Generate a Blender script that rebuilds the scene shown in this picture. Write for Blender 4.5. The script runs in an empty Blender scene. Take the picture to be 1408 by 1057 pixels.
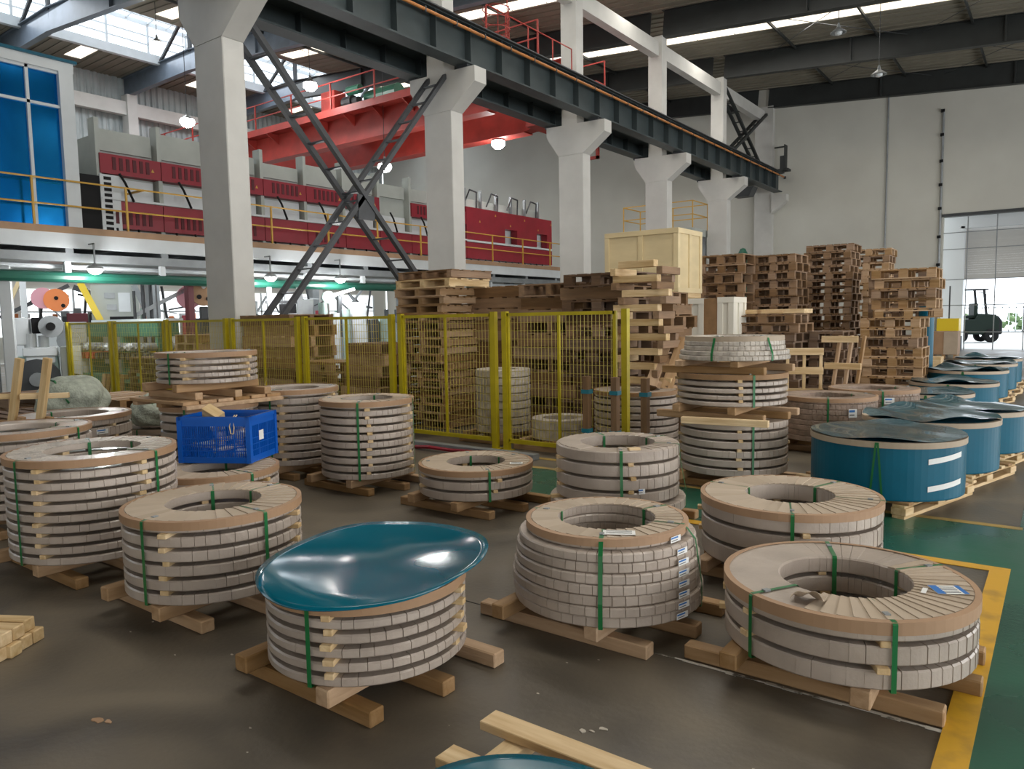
import bpy, bmesh, math, random
from mathutils import Vector, Matrix
S = bpy.context.scene
COL = S.collection
random.seed(7)
PI = math.pi
# ------------------------------------------------------------------ camera
cam = bpy.data.cameras.new('camera'); co = bpy.data.objects.new('camera', cam); COL.objects.link(co)
cam.sensor_fit = 'HORIZONTAL'; cam.sensor_width = 36; cam.lens = 1024 / 1408 * 36; cam.clip_end = 400
_p = math.radians(5.05); _y = math.atan(764 / 1024 * math.cos(_p)); _r = .017
_f = Vector((-math.sin(_y) * math.cos(_p), math.cos(_y) * math.cos(_p), -math.sin(_p)))
_r0 = Vector((math.cos(_y), math.sin(_y), 0)); _u0 = _r0.cross(_f)
_R = math.cos(_r) * _r0 - math.sin(_r) * _u0; _U = math.sin(_r) * _r0 + math.cos(_r) * _u0
co.matrix_world = Matrix(((_R.x, _U.x, -_f.x, 0), (_R.y, _U.y, -_f.y, 0), (_R.z, _U.z, -_f.z, 1.65), (0, 0, 0, 1)))
S.camera = co
# ------------------------------------------------------------------ world, lights, exposure
S.view_settings.view_transform = 'Standard'; S.view_settings.look = 'None'
S.view_settings.exposure = 0.50; S.view_settings.gamma = 1; S.view_settings.use_curve_mapping = False
W = bpy.data.worlds.new('world'); S.world = W; W.use_nodes = True
W.node_tree.nodes['Background'].inputs[0].default_value = (.86, .93, 1, 1)
W.node_tree.nodes['Background'].inputs[1].default_value = 2.2
def area(name, loc, rot, sx, sy, power, col=(1, 1, 1)):
    l = bpy.data.lights.new(name, 'AREA'); l.shape = 'RECTANGLE'; l.size = sx; l.size_y = sy; l.energy = power; l.color = col
    o = bpy.data.objects.new(name, l); COL.objects.link(o); o.location = loc; o.rotation_euler = rot; return o
area('daylight_side_doors', (12.3, 14, 3.6), (0, math.radians(90), 0), 5.5, 34, 1350, (1, .96, .9))
area('back_fill_light', (2, -11.5, 3.2), (math.radians(90), 0, 0), 16, 5, 210, (1, .95, .88))  # unseen fill from behind the camera; the back wall has no door
for _i, (_x, _y0, _z, _l, _e) in enumerate([(-2, 4.9, 11.0, 16, 300), (-3, 10.75, 11.4, 16, 300), (-8, 16.7, 11.9, 22, 300), (-8, 22.5, 11.9, 22, 300), (-10, 28.6, 12.0, 18, 300)]):
    area('roof_light', (_x, _y0, _z), (0, 0, 0), _l, .7, _e, (1, .96, .88))
area('ridge_light', (-32.5, 16, 13.9), (0, 0, 0), 4, 34, 1100, (.92, .96, 1))

# ------------------------------------------------------------------ materials
MATS = {}
def mat(name, col, rough=.6, metal=0, noise=0, scale=4, bump=0, rnd=0, emit=None, stretch=(1, 1, 1), col2=None, detail=4, coat=0, spec=.5, bscale=None, distort=0, lo=.35, hi=.65, rrange=0, trans=0):
    m = bpy.data.materials.new(name); m.use_nodes = True; nt = m.node_tree; N = nt.nodes; L = nt.links
    b = N['Principled BSDF']; b.inputs['Roughness'].default_value = rough; b.inputs['Metallic'].default_value = metal
    b.inputs['Base Color'].default_value = (*col, 1); b.inputs['Coat Weight'].default_value = coat
    b.inputs['Specular IOR Level'].default_value = spec
    if trans: b.inputs['Transmission Weight'].default_value = trans
    if emit: b.inputs['Emission Color'].default_value = (*emit[0], 1); b.inputs['Emission Strength'].default_value = emit[1]
    if noise or bump or rnd:
        tc = N.new('ShaderNodeTexCoord'); mp = N.new('ShaderNodeMapping'); mp.inputs['Scale'].default_value = stretch
        L.new(tc.outputs['Object'], mp.inputs[0]); oi = N.new('ShaderNodeObjectInfo')
        cx = N.new('ShaderNodeCombineXYZ')
        ml = N.new('ShaderNodeMath'); ml.operation = 'MULTIPLY'; ml.inputs[1].default_value = 37; L.new(oi.outputs['Random'], ml.inputs[0])
        for k in range(3): L.new(ml.outputs[0], cx.inputs[k])
        if rnd: L.new(cx.outputs[0], mp.inputs['Location'])
        nz = N.new('ShaderNodeTexNoise'); nz.inputs['Scale'].default_value = scale; nz.inputs['Detail'].default_value = detail
        nz.inputs['Distortion'].default_value = distort; L.new(mp.outputs[0], nz.inputs['Vector'])
        c2 = col2 or tuple(c * (1 - noise) for c in col)
        cr = N.new('ShaderNodeValToRGB'); cr.color_ramp.elements[0].position = lo; cr.color_ramp.elements[1].position = hi
        cr.color_ramp.elements[0].color = (*c2, 1); cr.color_ramp.elements[1].color = (*col, 1); L.new(nz.outputs['Fac'], cr.inputs[0])
        out = cr.outputs[0]
        if rnd:
            hv = N.new('ShaderNodeHueSaturation'); mr = N.new('ShaderNodeMapRange'); mr.inputs['To Min'].default_value = 1 - rnd; mr.inputs['To Max'].default_value = 1 + rnd
            L.new(oi.outputs['Random'], mr.inputs[0]); L.new(mr.outputs[0], hv.inputs['Value']); L.new(out, hv.inputs['Color']); out = hv.outputs[0]
            mr2 = N.new('ShaderNodeMapRange'); mr2.inputs['To Min'].default_value = 1 + rnd * .6; mr2.inputs['To Max'].default_value = 1 - rnd * .6
            L.new(oi.outputs['Random'], mr2.inputs[0]); L.new(mr2.outputs[0], hv.inputs['Saturation'])
        L.new(out, b.inputs['Base Color'])
        if rrange:
            mr = N.new('ShaderNodeMapRange'); mr.inputs['To Min'].default_value = rough - rrange; mr.inputs['To Max'].default_value = rough + rrange
            mr.inputs['From Min'].default_value = .3; mr.inputs['From Max'].default_value = .7
            L.new(nz.outputs['Fac'], mr.inputs[0]); L.new(mr.outputs[0], b.inputs['Roughness'])
        if bump:
            n2 = N.new('ShaderNodeTexNoise'); n2.inputs['Scale'].default_value = bscale or scale * 3; n2.inputs['Detail'].default_value = 3
            L.new(mp.outputs[0], n2.inputs['Vector'])
            bp = N.new('ShaderNodeBump'); bp.inputs['Strength'].default_value = bump; bp.inputs['Distance'].default_value = .02
            L.new(n2.outputs['Fac'], bp.inputs['Height']); L.new(bp.outputs[0], b.inputs['Normal'])
    MATS[name] = m; return m
M = MATS
mat('floor', (.155, .128, .092), .46, noise=.3, scale=.9, bump=.10, detail=10, bscale=30, col2=(.072, .062, .049), distort=1.2, lo=.34, hi=.64, rrange=.12)
mat('green_floor', (.012, .105, .06), .3, scale=1.2, noise=.3, detail=8, col2=(.02, .075, .052), bump=.04, bscale=40, rrange=.1)
mat('yellow_paint', (.62, .34, .02), .45, scale=5, noise=.3, detail=9, col2=(.38, .22, .03), lo=.3, hi=.5, bump=.05)
mat('yellow_thin', (.42, .27, .06), .5, scale=4, noise=.3, detail=8, col2=(.26, .19, .07))
mat('chalk', (.55, .52, .46), .8, scale=14, noise=.3, detail=8, col2=(.14, .125, .1), lo=.42, hi=.5)
mat('outdoor_ground', (.62, .62, .6), .8, scale=1, noise=.1)
mat('plaster', (.61, .605, .55), .85, scale=.35, noise=.1, detail=6, col2=(.54, .53, .48), bump=.02, bscale=12)
mat('concrete_white', (.60, .59, .56), .75, scale=1.3, noise=.12, detail=7, bump=.06, bscale=25)
mat('roof_sheet', (.235, .215, .17), .7, scale=.8, noise=.15)
mat('corrugated_wall', (.42, .46, .46), .5, scale=1.5, noise=.2)
mat('rafter', (.026, .030, .030), .5, scale=2, noise=.2)
mat('rafter_skylit', (.13, .16, .20), .45, scale=2, noise=.2)  # lit copy of rafter: bluish skylight painted into the steel colour
mat('girder', (.045, .06, .064), .45, scale=2, noise=.25)
mat('brace_steel', (.065, .068, .075), .45, scale=3, noise=.25)
mat('rail_orange', (.50, .19, .045), .5, scale=3, noise=.3)
mat('crane_red', (.42, .040, .028), .55, scale=2, noise=.25, bump=.02)
mat('machine_red', (.30, .015, .03), .4, scale=2, noise=.15)
mat('slot_dark', (.09, .008, .014), .6)
mat('panel_grey', (.44, .47, .44), .55, scale=2, noise=.12)
mat('panel_white', (.68, .72, .74), .4, scale=2, noise=.08)
mat('steel_grey', (.30, .32, .33), .4, metal=.3, scale=3, noise=.2)
mat('steel_dark', (.05, .055, .06), .5, scale=3, noise=.2)
mat('black', (.007, .007, .008), .6, spec=.25)
mat('porch_white', (.66, .68, .70), .8)
mat('machine_green', (.03, .16, .10), .4, scale=3, noise=.2)
mat('pipe_green', (.015, .10, .07), .3)
mat('machine_pale', (.40, .55, .50), .4, scale=3, noise=.15)
mat('blue_glass', (.01, .27, .72), .16, metal=.85, scale=.7, noise=.4, col2=(.0, .15, .50), bump=.25, bscale=1.3, stretch=(1, 1, .5))
mat('yellow_rail', (.60, .35, .06), .45)
mat('fence_yellow', (.50, .40, .008), .4, scale=4, noise=.2)
mat('wire', (.55, .45, .10), .4, metal=.2)
mat('machine_yellow', (.78, .56, .02), .4)
mat('wood', (.44, .28, .15), .7, scale=2.2, noise=.3, stretch=(1, 9, 9), bump=.15, rnd=.28, detail=6, col2=(.33, .195, .09), bscale=9)
mat('wood_pale', (.72, .54, .31), .65, scale=2.2, noise=.25, stretch=(1, 10, 10), bump=.12, rnd=.12, detail=6, col2=(.54, .36, .17), bscale=9)
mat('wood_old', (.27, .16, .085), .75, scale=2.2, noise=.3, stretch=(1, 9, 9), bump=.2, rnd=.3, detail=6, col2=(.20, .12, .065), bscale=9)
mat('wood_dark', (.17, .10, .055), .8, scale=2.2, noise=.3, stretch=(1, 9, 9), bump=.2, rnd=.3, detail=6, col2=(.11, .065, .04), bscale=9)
mat('plywood', (.72, .58, .34), .6, scale=1.5, noise=.12, stretch=(1, 1, 3), rnd=.06)
mat('plywood_white', (.80, .76, .66), .6, scale=1.5, noise=.08, rnd=.04)
mat('board_brown', (.33, .19, .09), .7, scale=2, noise=.2, stretch=(4, 4, 1), rnd=.1)
mat('wrap', (.475, .40, .34), .36, coat=.12, scale=5, noise=.12, rnd=.09, bump=.10, bscale=60, detail=5, col2=(.385, .32, .27), spec=.6)
mat('wrap_light', (.56, .50, .43), .45, scale=9, noise=.2, rnd=.08, bump=.35, bscale=45, detail=5, col2=(.36, .315, .27))
mat('wrap_brown', (.36, .26, .20), .5, scale=9, noise=.2, rnd=.1, bump=.4, bscale=60, detail=5, col2=(.22, .165, .125))
mat('kraft', (.40, .245, .14), .6, scale=3, noise=.15, rnd=.08, bump=.08)
mat('kraft_pale', (.47, .375, .28), .65, scale=3, noise=.12, rnd=.08)
mat('strap', (.005, .14, .035), .35, coat=.2)
mat('film_blue', (.0, .105, .175), .35, scale=2, noise=.2, bump=.03, bscale=4, spec=.3)
mat('film_top', (.03, .10, .12), .22, scale=3.5, noise=.4, detail=7, col2=(.02, .07, .10), bump=.5, bscale=10, coat=.4)
mat('sheet_blue', (.0, .115, .175), .12, scale=1.2, noise=.2, spec=.35, bump=.03, bscale=2)
mat('crate_blue', (.0, .10, .50), .35, scale=3, noise=.1)
mat('paper', (.80, .80, .78), .6)
mat('label_blue', (.02, .16, .50), .5)
mat('tape_blue', (.01, .16, .22), .4)
mat('plastic_clear', (.55, .57, .50), .3, scale=8, noise=.35, bump=.6, bscale=14, coat=.3)
mat('net_bag', (.46, .50, .42), .6, scale=10, noise=.35, bump=.8, bscale=30)
mat('plank_green', (.03, .20, .12), .5)
mat('lamp_glow', (1, 1, 1), .4, emit=((1, .98, .92), 28))
mat('sky_panel', (.9, .85, .75), .6, emit=((1, .90, .74), 1.25))
mat('sky_glass', (.8, .9, 1), .6, emit=((.92, .96, 1), 1.1))
mat('glow_window', (.9, .95, 1), .6, emit=((.93, .98, 1), 1.15))
mat('poster_red', (.7, .08, .06), .5)
mat('cable', (.02, .02, .022), .5)
mat('shutter', (.52, .51, .49), .5)
mat('orange', (.75, .22, .06), .5)
mat('pink', (.65, .32, .38), .6)
mat('tyre', (.008, .008, .008), .9, spec=.2)
mat('fork_green', (.003, .010, .006), .5, spec=.2)
mat('leaf', (.14, .22, .09), .8, scale=6, noise=.4)
mat('paper_scrap', (.5, .45, .38), .8)

# ------------------------------------------------------------------ helpers
class MB:
    def __init__(s): s.v = []; s.f = []
    def add(s, vs, fs):
        n = len(s.v); s.v += [tuple(v) for v in vs]; s.f += [tuple(i + n for i in f) for f in fs]; return s
    def box(s, c, d, m=None):
        x, y, z = d[0] / 2, d[1] / 2, d[2] / 2
        vs = [Vector((a * x, b * y, e * z)) for a in (-1, 1) for b in (-1, 1) for e in (-1, 1)]
        if m: vs = [m @ v for v in vs]
        c = Vector(c)
        return s.add([v + c for v in vs], [(0, 1, 3, 2), (4, 6, 7, 5), (0, 4, 5, 1), (2, 3, 7, 6), (0, 2, 6, 4), (1, 5, 7, 3)])
    def bb(s, x0, x1, y0, y1, z0, z1): return s.box(((x0 + x1) / 2, (y0 + y1) / 2, (z0 + z1) / 2), (abs(x1 - x0), abs(y1 - y0), abs(z1 - z0)))
    def bar(s, a, b, w, h=None, up=(0, 0, 1)):
        a, b = Vector(a), Vector(b); d = b - a; L = d.length
        if L < 1e-6: return s
        x = d / L; y = Vector(up).cross(x)
        if y.length < 1e-3: y = Vector((0, 1, 0)).cross(x) if abs(x.y) < .9 else Vector((1, 0, 0)).cross(x)
        y.normalize(); z = x.cross(y)
        return s.box((a + b) / 2, (L, w, h or w), Matrix((x, y, z)).transposed())
    def tube(s, a, b, r, n=8, r2=None, caps=True):
        a, b = Vector(a), Vector(b); x = (b - a).normalized(); u = x.orthogonal().normalized(); w = x.cross(u); r2 = r if r2 is None else r2
        vs = [a + (u * math.cos(2 * PI * i / n) + w * math.sin(2 * PI * i / n)) * r for i in range(n)] + [b + (u * math.cos(2 * PI * i / n) + w * math.sin(2 * PI * i / n)) * r2 for i in range(n)]
        fs = [(i, (i + 1) % n, n + (i + 1) % n, n + i) for i in range(n)]
        if caps: fs += [tuple(range(n))[::-1], tuple(range(n, 2 * n))]
        return s.add(vs, fs)
    def path(s, pts, r, n=6):
        for a, b in zip(pts, pts[1:]): s.tube(a, b, r, n)
        return s
    def lathe(s, prof, n=32, c=(0, 0, 0), axis='z', closed=False):
        vs = []; k = len(prof)
        for i in range(n):
            a = 2 * PI * i / n
            for (r, z) in prof:
                p = (r * math.cos(a), r * math.sin(a), z)
                if axis == 'x': p = (p[2], p[0], p[1])
                if axis == 'y': p = (p[0], p[2], p[1])
                vs.append(Vector(p) + Vector(c))
        fs = []
        for i in range(n):
            j = (i + 1) % n
            for q in range(k if closed else k - 1): q2 = (q + 1) % k; fs.append((i * k + q, j * k + q, j * k + q2, i * k + q2))
        return s.add(vs, fs)
    def prism(s, poly, y0, y1, plane='xz'):
        n = len(poly); f = (lambda p, t: (p[0], t, p[1])) if plane == 'xz' else ((lambda p, t: (t, p[0], p[1])) if plane == 'yz' else (lambda p, t: (p[0], p[1], t)))
        vs = [f(p, y0) for p in poly] + [f(p, y1) for p in poly]
        return s.add(vs, [tuple(range(n)), tuple(range(n, 2 * n))[::-1]] + [(i, n + i, n + (i + 1) % n, (i + 1) % n) for i in range(n)])
    def mesh(s, name, m, smooth=False, bevel=0):
        me = bpy.data.meshes.new(name); me.from_pydata(s.v, [], s.f); me.materials.append(M[m] if isinstance(m, str) else m)
        bm = bmesh.new(); bm.from_mesh(me)
        if bevel: bmesh.ops.bevel(bm, geom=bm.edges[:], offset=bevel, segments=1, affect='EDGES')
        bmesh.ops.recalc_face_normals(bm, faces=bm.faces); bm.to_mesh(me); bm.free()
        if smooth: me.polygons.foreach_set('use_smooth', [True] * len(me.polygons))
        return me
    def obj(s, name, m, parent=None, loc=None, smooth=False, bevel=0, **kw):
        return link(name, s.mesh(name, m, smooth, bevel), parent, loc, **kw)
def link(name, me, parent=None, loc=None, rot=None, **kw):
    o = bpy.data.objects.new(name, me); COL.objects.link(o)
    if parent: o.parent = parent
    if loc is not None: o.location = loc
    if rot is not None: o.rotation_euler = rot
    tag(o, **kw); return o
def tag(o, label=None, cat=None, group=None, kind=None):
    if label: o['label'] = label
    if cat: o['category'] = cat
    if group: o['group'] = group
    if kind: o['kind'] = kind
    return o
def thing(name, label, cat, loc=(0, 0, 0), rz=0, group=None, kind=None):
    return link(name, None, None, loc, (0, 0, rz), label=label, cat=cat, group=group, kind=kind)
def struct(name, mb, m, parent=None, **kw): return mb.obj(name, m, parent, kind=None if parent else 'structure', **kw)
_bc = {}
def board(name, parent, size, loc, m='wood', rz=0, rot=None, bevel=.003, **kw):
    key = (tuple(round(x, 3) for x in size), m, bevel)
    if key not in _bc: _bc[key] = MB().box((0, 0, 0), size).mesh('board', m, bevel=bevel)
    return link(name, _bc[key], parent, loc, rot or (0, 0, rz), **kw)
# ------------------------------------------------------------------ setting
CY_ = [1.96, 7.83, 13.7, 19.6, 25.4, 31.3]
YE = 37.3; XB = -38.6; XR = 12.8; YB = -13
def zb(x): return 13.15 - .08 * (x + 32.5) if x > -32.5 else 13.15 + .012 * (x + 32.5)
struct('floor', MB().bb(XB, XR, YB, YE + .3, -.12, 0), 'floor')
struct('outdoor_ground', MB().bb(-30, 60, YE + .3, 110, -.14, -.02), 'outdoor_ground')
gf = MB(); gf.bb(-4.85, -.22, 5.6, 6.66, 0, .003); gf.bb(-.22, 4, -4, 30, 0, .003)
struct('floor_green', gf, 'green_floor')
struct('floor_line_yellow', MB().bb(-.33, -.22, -2, 5.6, .001, .005), 'yellow_paint')
struct('floor_line_yellow', MB().bb(-3.6, -.33, 5.5, 5.6, .001, .005), 'yellow_paint')
struct('floor_line_yellow', MB().bb(-5.3, -.2, 6.66, 6.74, .001, .005), 'yellow_thin')
struct('floor_line_yellow', MB().bb(-12, -3.6, 7.12, 7.2, .001, .005), 'yellow_thin')
random.seed(3)
cl = MB(); x = -1.6
while x < -.36:
    w = random.uniform(.03, .09); cl.bb(x, x + w, 3.235 + random.uniform(-.006, .006), 3.25 + random.uniform(-.004, .008), .001, .003); x += w
struct('floor_line_chalk', cl, 'chalk')
struct('floor_joint', MB().bb(-12, -1.6, 3.238, 3.246, .0005, .0018), 'black')
# walls
ew = MB(); ztop = lambda x: zb(x) + .95
ew.prism([(XB, 0), (-4.4, 0), (-4.4, ztop(-4.4)), (-32.5, ztop(-32.5)), (XB, ztop(XB))], YE, YE + .3)
ew.prism([(-4.4, 5.75), (2.6, 5.75), (2.6, ztop(2.6)), (-4.4, ztop(-4.4))], YE, YE + .3)
ew.prism([(2.6, 0), (XR, 0), (XR, ztop(XR)), (2.6, ztop(2.6))], YE, YE + .3)
struct('wall_far', ew, 'plaster')
struct('wall_back', MB().bb(XB, XR, YB - .2, YB, 0, 12), 'plaster')
wr = MB(); wr.bb(XR, XR + .2, YB, YE, 6.2, 10.6)
for y in (-13, -4, 8, 20, 32): wr.bb(XR, XR + .2, y, y + 2.4, 0, 6.2)
struct('wall_right', wr, 'plaster')
# left wall: corrugated upper sheet over blockwork with a window band
struct('wall_left', MB().bb(XB - .3, XB - .1, YB, YE, 0, 9.5), 'plaster')
cg = MB(); y = 4.0
while y < YE - .05: cg.prism([(XB - .1, y), (XB - .02, y + .06), (XB - .02, y + .2), (XB - .1, y + .26)], 9.5, 14.1, plane='xy'); y += .32
cg.bb(XB - .3, XB - .1, 0, YE, 9.5, 14.1)
struct('wall_left_cladding', cg, 'corrugated_wall')
wn = MB().bb(XB - .1, XB - .05, 3, 36, 1.2, 3.4); struct('window_1', wn, 'glow_window')
fr = MB()
for k in range(23): fr.bb(XB - .06, XB + .02, 3 + k * 1.5 - .05, 3 + k * 1.5 + .05, 1.2, 3.4)
fr.bb(XB - .06, XB + .02, 3, 36, 2.3, 2.38); fr.obj('window_frame', 'panel_white', bpy.data.objects['window_1'])
# roof sheets (ribbed) with skylight strips left open
strips = [4.9, 10.75, 16.65, 22.5, 28.65]
rib = MB()
def roof_band(x0, x1, y0, y1):
    z0, z1 = ztop(x0), ztop(x1)
    rib.add([(x0, y0, z0), (x1, y0, z1), (x1, y1, z1), (x0, y1, z0), (x0, y0, z0 + .06), (x1, y0, z1 + .06), (x1, y1, z1 + .06), (x0, y1, z0 + .06)],
            [(0, 1, 2, 3), (4, 5, 6, 7), (0, 1, 5, 4), (2, 3, 7, 6), (1, 2, 6, 5), (0, 3, 7, 4)])
edges = [YB] + [e for c in strips for e in (c - .38, c + .38)] + [YE + .3]
for a, b in zip(edges[::2], edges[1::2]): roof_band(XB - .3, -35.2, a, b); roof_band(-29.9, XR, a, b)
for c in strips:
    roof_band(XB - .3, -37.4, c - .38, c + .38); roof_band(-29.9, -29.4, c - .38, c + .38); roof_band(-22, -19.7, c - .38, c + .38) if c > 20 else roof_band(-25.5, -19.7, c - .38, c + .38)
    roof_band(6, XR, c - .38, c + .38)
struct('ceiling', rib, 'roof_sheet')
def slope_bar(mb, x0, x1, y, w, h, dz=0):
    mb.bar((x0, y, ztop(x0) + dz), (x1, y, ztop(x1) + dz), w, h)
rb = MB(); y = 6.3
while y < 37:
    if min(abs(y - c) for c in strips) > .5:
        slope_bar(rb, -29.8, 8, y, .10, .04, -.02); slope_bar(rb, XB, -35.3, y, .1, .04, -.02)
    y += .42
rb.obj('ceiling_rib', 'roof_sheet', kind='structure')
for c in strips:
    o = thing('roof_skylight', 'long translucent skylight strip in the roof above %s' % {4.9: 'the nearest bay', 10.75: 'the second bay', 16.65: 'the third bay behind the crane', 22.5: 'the fourth bay', 28.65: 'the far right bay'}[c], 'skylight', kind='structure')
    for (a, b) in ((-37.4, -35.2), (-29.4, -25.5 if c < 20 else -22), (-19.7, 6)):
        n = max(1, round((b - a) / 1.55)); w = (b - a) / n
        for k in range(n):
            p = MB(); x0 = a + k * w + .03; x1 = a + (k + 1) * w - .03
            p.add([(x0, c - .37, ztop(x0) + .02), (x1, c - .37, ztop(x1) + .02), (x1, c + .37, ztop(x1) + .02), (x0, c + .37, ztop(x0) + .02)], [(0, 1, 2, 3)])
            p.obj('skylight_pane', 'sky_panel', o)
# rafters: I-beams across both bays
def rafter(x0, x1, y, m):
    b = MB()
    for dz, w, h in ((.03, .26, .04), (.47, .03, .9), (.92, .26, .04)):
        b.bar((x0, y, zb(x0) + dz), (x1, y, zb(x1) + dz), w, h)
    n = int((x1 - x0) / 4.2)
    for k in range(1, n): xx = x0 + k * (x1 - x0) / n; b.bb(xx - .03, xx + .03, y - .13, y + .13, zb(xx) + .03, zb(xx) + .9)
    b.obj('roof_rafter', m, kind='structure')
for y in CY_ + [YE - .2]:
    rafter(XB, -32.5, y, 'rafter_skylit'); rafter(-32.5, -12.4, y, 'rafter_skylit' if y < 22 else 'rafter'); rafter(-11.9, XR, y, 'rafter')
pl = MB()
for x in (-27, -24, -21, -17, -14, -9, -6, -3, 0, 3): pl.bar((x, 2, ztop(x) - .12), (x, YE, ztop(x) - .12), .06, .1)
pl.obj('roof_purlin', 'rafter', kind='structure')
# cross bracing rods under the right roof
rd = MB()
for y0, y1 in ((25.6, 31.1), (31.5, 37)):
    for xa, xb in ((-10, -5), (-4.5, 0)):
        rd.tube((xa, y0, zb(xa) + .7), (xb, y1, zb(xb) + .7), .012, 5); rd.tube((xb, y0, zb(xb) + .7), (xa, y1, zb(xa) + .7), .012, 5)
rd.obj('roof_tie_rod', 'steel_dark', kind='structure')
# roof ridge monitor (raised glazed lantern)
mo = MB()
for y in [2 + 1.9 * k for k in range(19)]:
    mo.bb(-35.25, -35.15, y - .05, y + .05, 14, 15.7); mo.bb(-29.95, -29.85, y - .05, y + .05, 14, 15.7)
    mo.bar((-35.2, y, 15.7), (-32.5, y, 16), .08, .1); mo.bar((-32.5, y, 16), (-29.9, y, 15.7), .08, .1)
for x in (-35.2, -29.9): mo.bb(x - .12, x + .12, 0, YE, 13.95, 14.35); mo.bb(x - .06, x + .06, 0, YE, 15.6, 15.8)
for x in (-34.6, -34.0, -33.4, -31.6, -31.0, -30.4): mo.bb(x - .06, x + .06, 0, YE, 15.75, 15.88)
for y in [2.9 + 1.9 * k for k in range(18)]: mo.bar((-35.2, y, 15.7), (-32.5, y, 16), .05, .06); mo.bar((-32.5, y, 16), (-29.9, y, 15.7), .05, .06)
for z in (14.75, 15.15): mo.bb(-35.22, -35.16, 0, YE, z - .03, z + .03)
mo.obj('roof_lantern_frame', 'panel_white', kind='structure')
rs = MB(); rs.bb(-33.4, -31.6, 0, YE, 16.05, 16.1); rs.obj('roof_lantern_cover', 'roof_sheet', kind='structure')
gp = MB(); gp.bb(-35.3, -33.4, 0, YE, 16, 16.02); gp.bb(-31.6, -29.7, 0, YE, 16, 16.02); gp.bb(-35.24, -35.22, 0, YE, 14.4, 15.6)
gp.obj('roof_lantern_glass', 'sky_glass', kind='structure')
tr = MB()
for y in CY_[1:]:
    tr.bar((-35.2, y, 14), (-32.5, y, 15.9), .12, .12); tr.bar((-29.9, y, 14), (-32.5, y, 15.9), .12, .12); tr.bb(-32.6, -32.4, y - .06, y + .06, 14, 15.9)
tr.obj('roof_lantern_truss', 'steel_dark', kind='structure')

# columns
def column(y, n):
    c = thing('concrete_column', 'white concrete crane column with splayed corbel, %s from the left in the row' % n, 'column', (-12.08, y, 0))
    MB().bb(-.43, .43, -.21, .21, 0, 6.5).obj('shaft', 'concrete_white', c, bevel=.015)
    MB().prism([(-.43, 6.5), (.43, 6.5), (1.15, 7.02), (1.15, 7.36), (-.86, 7.4), (-.86, 7.1)], -.21, .21).obj('corbel', 'concrete_white', c)
    MB().bb(-.32, .22, -.2, .2, 7.37, 11.55).obj('upper_shaft', 'concrete_white', c, bevel=.01)
    return c
for y, n in zip(CY_, ['nearest, out of frame,', 'first', 'second', 'third', 'fourth', 'fifth']): column(y, n)
struct('trim_1', MB().bb(-12.5, -11.65, YE - .3, YE, 0, 11.6).prism([(-11.65, 6.5), (-11.65, 7.4), (-10.95, 7.36), (-10.95, 7.05)], YE - .42, YE), 'concrete_white')
for a, b, n in zip(CY_, CY_[1:] + [YE - .3], ['out of frame', 'first', 'second', 'third', 'fourth', 'fifth']):
    MB().bb(-12.28, -11.98, a + .2, b - .2, 10.85, 11.35).obj('concrete_tie_beam', 'concrete_white', label='white concrete tie beam at the column heads, %s span from the left' % n, cat='beam')
for y in (7.83, 13.7, 19.6, 25.4, 31.3):
    MB().bb(XB + .1, XB + .7, y - .25, y + .25, 0, 13.1).obj('wall_column', 'concrete_white', kind='structure')
MB().bb(XB + .2, XB + .55, 0, YE, 12.1, 12.75).obj('wall_beam', 'concrete_white', kind='structure')
# crane runway girders
def runway(x, label, rail):
    t = thing('crane_runway_girder', label, 'girder', (x, 0, 0)); y0, y1 = -2, YE - .5
    b = MB(); b.bb(-.2, .2, y0, y1, 7.44, 7.48); b.bb(-.012, .012, y0, y1, 7.48, 8.28); b.bb(-.2, .2, y0, y1, 8.28, 8.32)
    b.obj('beam', 'girder', t); y = y0 + .4
    me = MB().bb(-.19, .19, -.012, .012, 7.48, 8.28).mesh('web_stiffener', 'girder')
    while y < y1: link('web_stiffener', me, t, (0, y, 0)); y += 1.17
    for yc in CY_[1:]: MB().bb(-.15, .15, yc - .2, yc + .2, 7.37, 7.44).obj('bearing_plate', 'steel_dark', t)
    MB().bb(-.035, .035, y0, y1, 8.32, 8.44).obj('crane_rail', 'steel_dark', t)
    if rail:
        MB().tube((.26, y0, 8.14), (.26, y1, 8.14), .035, 8).obj('conductor_bar', 'rail_orange', t)
        MB().bb(.2, .3, y0, y1, 8.3, 8.33).obj('walkway_edge', 'steel_dark', t)
        bm_ = MB()
        for k in range(40): bm_.bb(.19, .3, y0 + k, y0 + k + .03, 8.08, 8.2)
        bm_.obj('insulator_clips', 'steel_dark', t)
    else:
        MB().bb(-.2, .55, y0, y1, 7.9, 7.93).obj('walkway', 'girder', t)
    return t
runway(-11.3, 'dark steel crane runway girder with orange conductor bar, near side of the columns', True)
runway(-12.85, 'dark steel crane runway girder on the far side of the columns, under the red crane', False)
# cranes access rail (red) by second column
t = thing('red_guard_rail', 'thin red guard rail cage on the runway between second and third column', 'railing', (-11.9, 0, 8.3))
b = MB()
for y in (15.2, 16.0, 17, 18.2, 19.2): b.tube((0, y, 0), (0, y, 1.15), .02, 5)
for z in (.55, 1.15): b.tube((0, 15.2, z), (0, 19.2, z), .018, 5)
b.obj('guard_posts', 'crane_red', t)
b = MB()
for k in range(4): b.path([(.35 * math.cos(a), 15.6 + .35 * math.sin(a), .4 + .25 * k) for a in [i * PI / 5 for i in range(11)]], .012, 4)
for a in range(4): b.tube((.35 * math.cos(a * PI / 3), 15.6 + .35 * math.sin(a * PI / 3), -.2), (.35 * math.cos(a * PI / 3), 15.6 + .35 * math.sin(a * PI / 3), 1.3), .012, 4)
b.obj('ladder_cage', 'crane_red', t)
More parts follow.
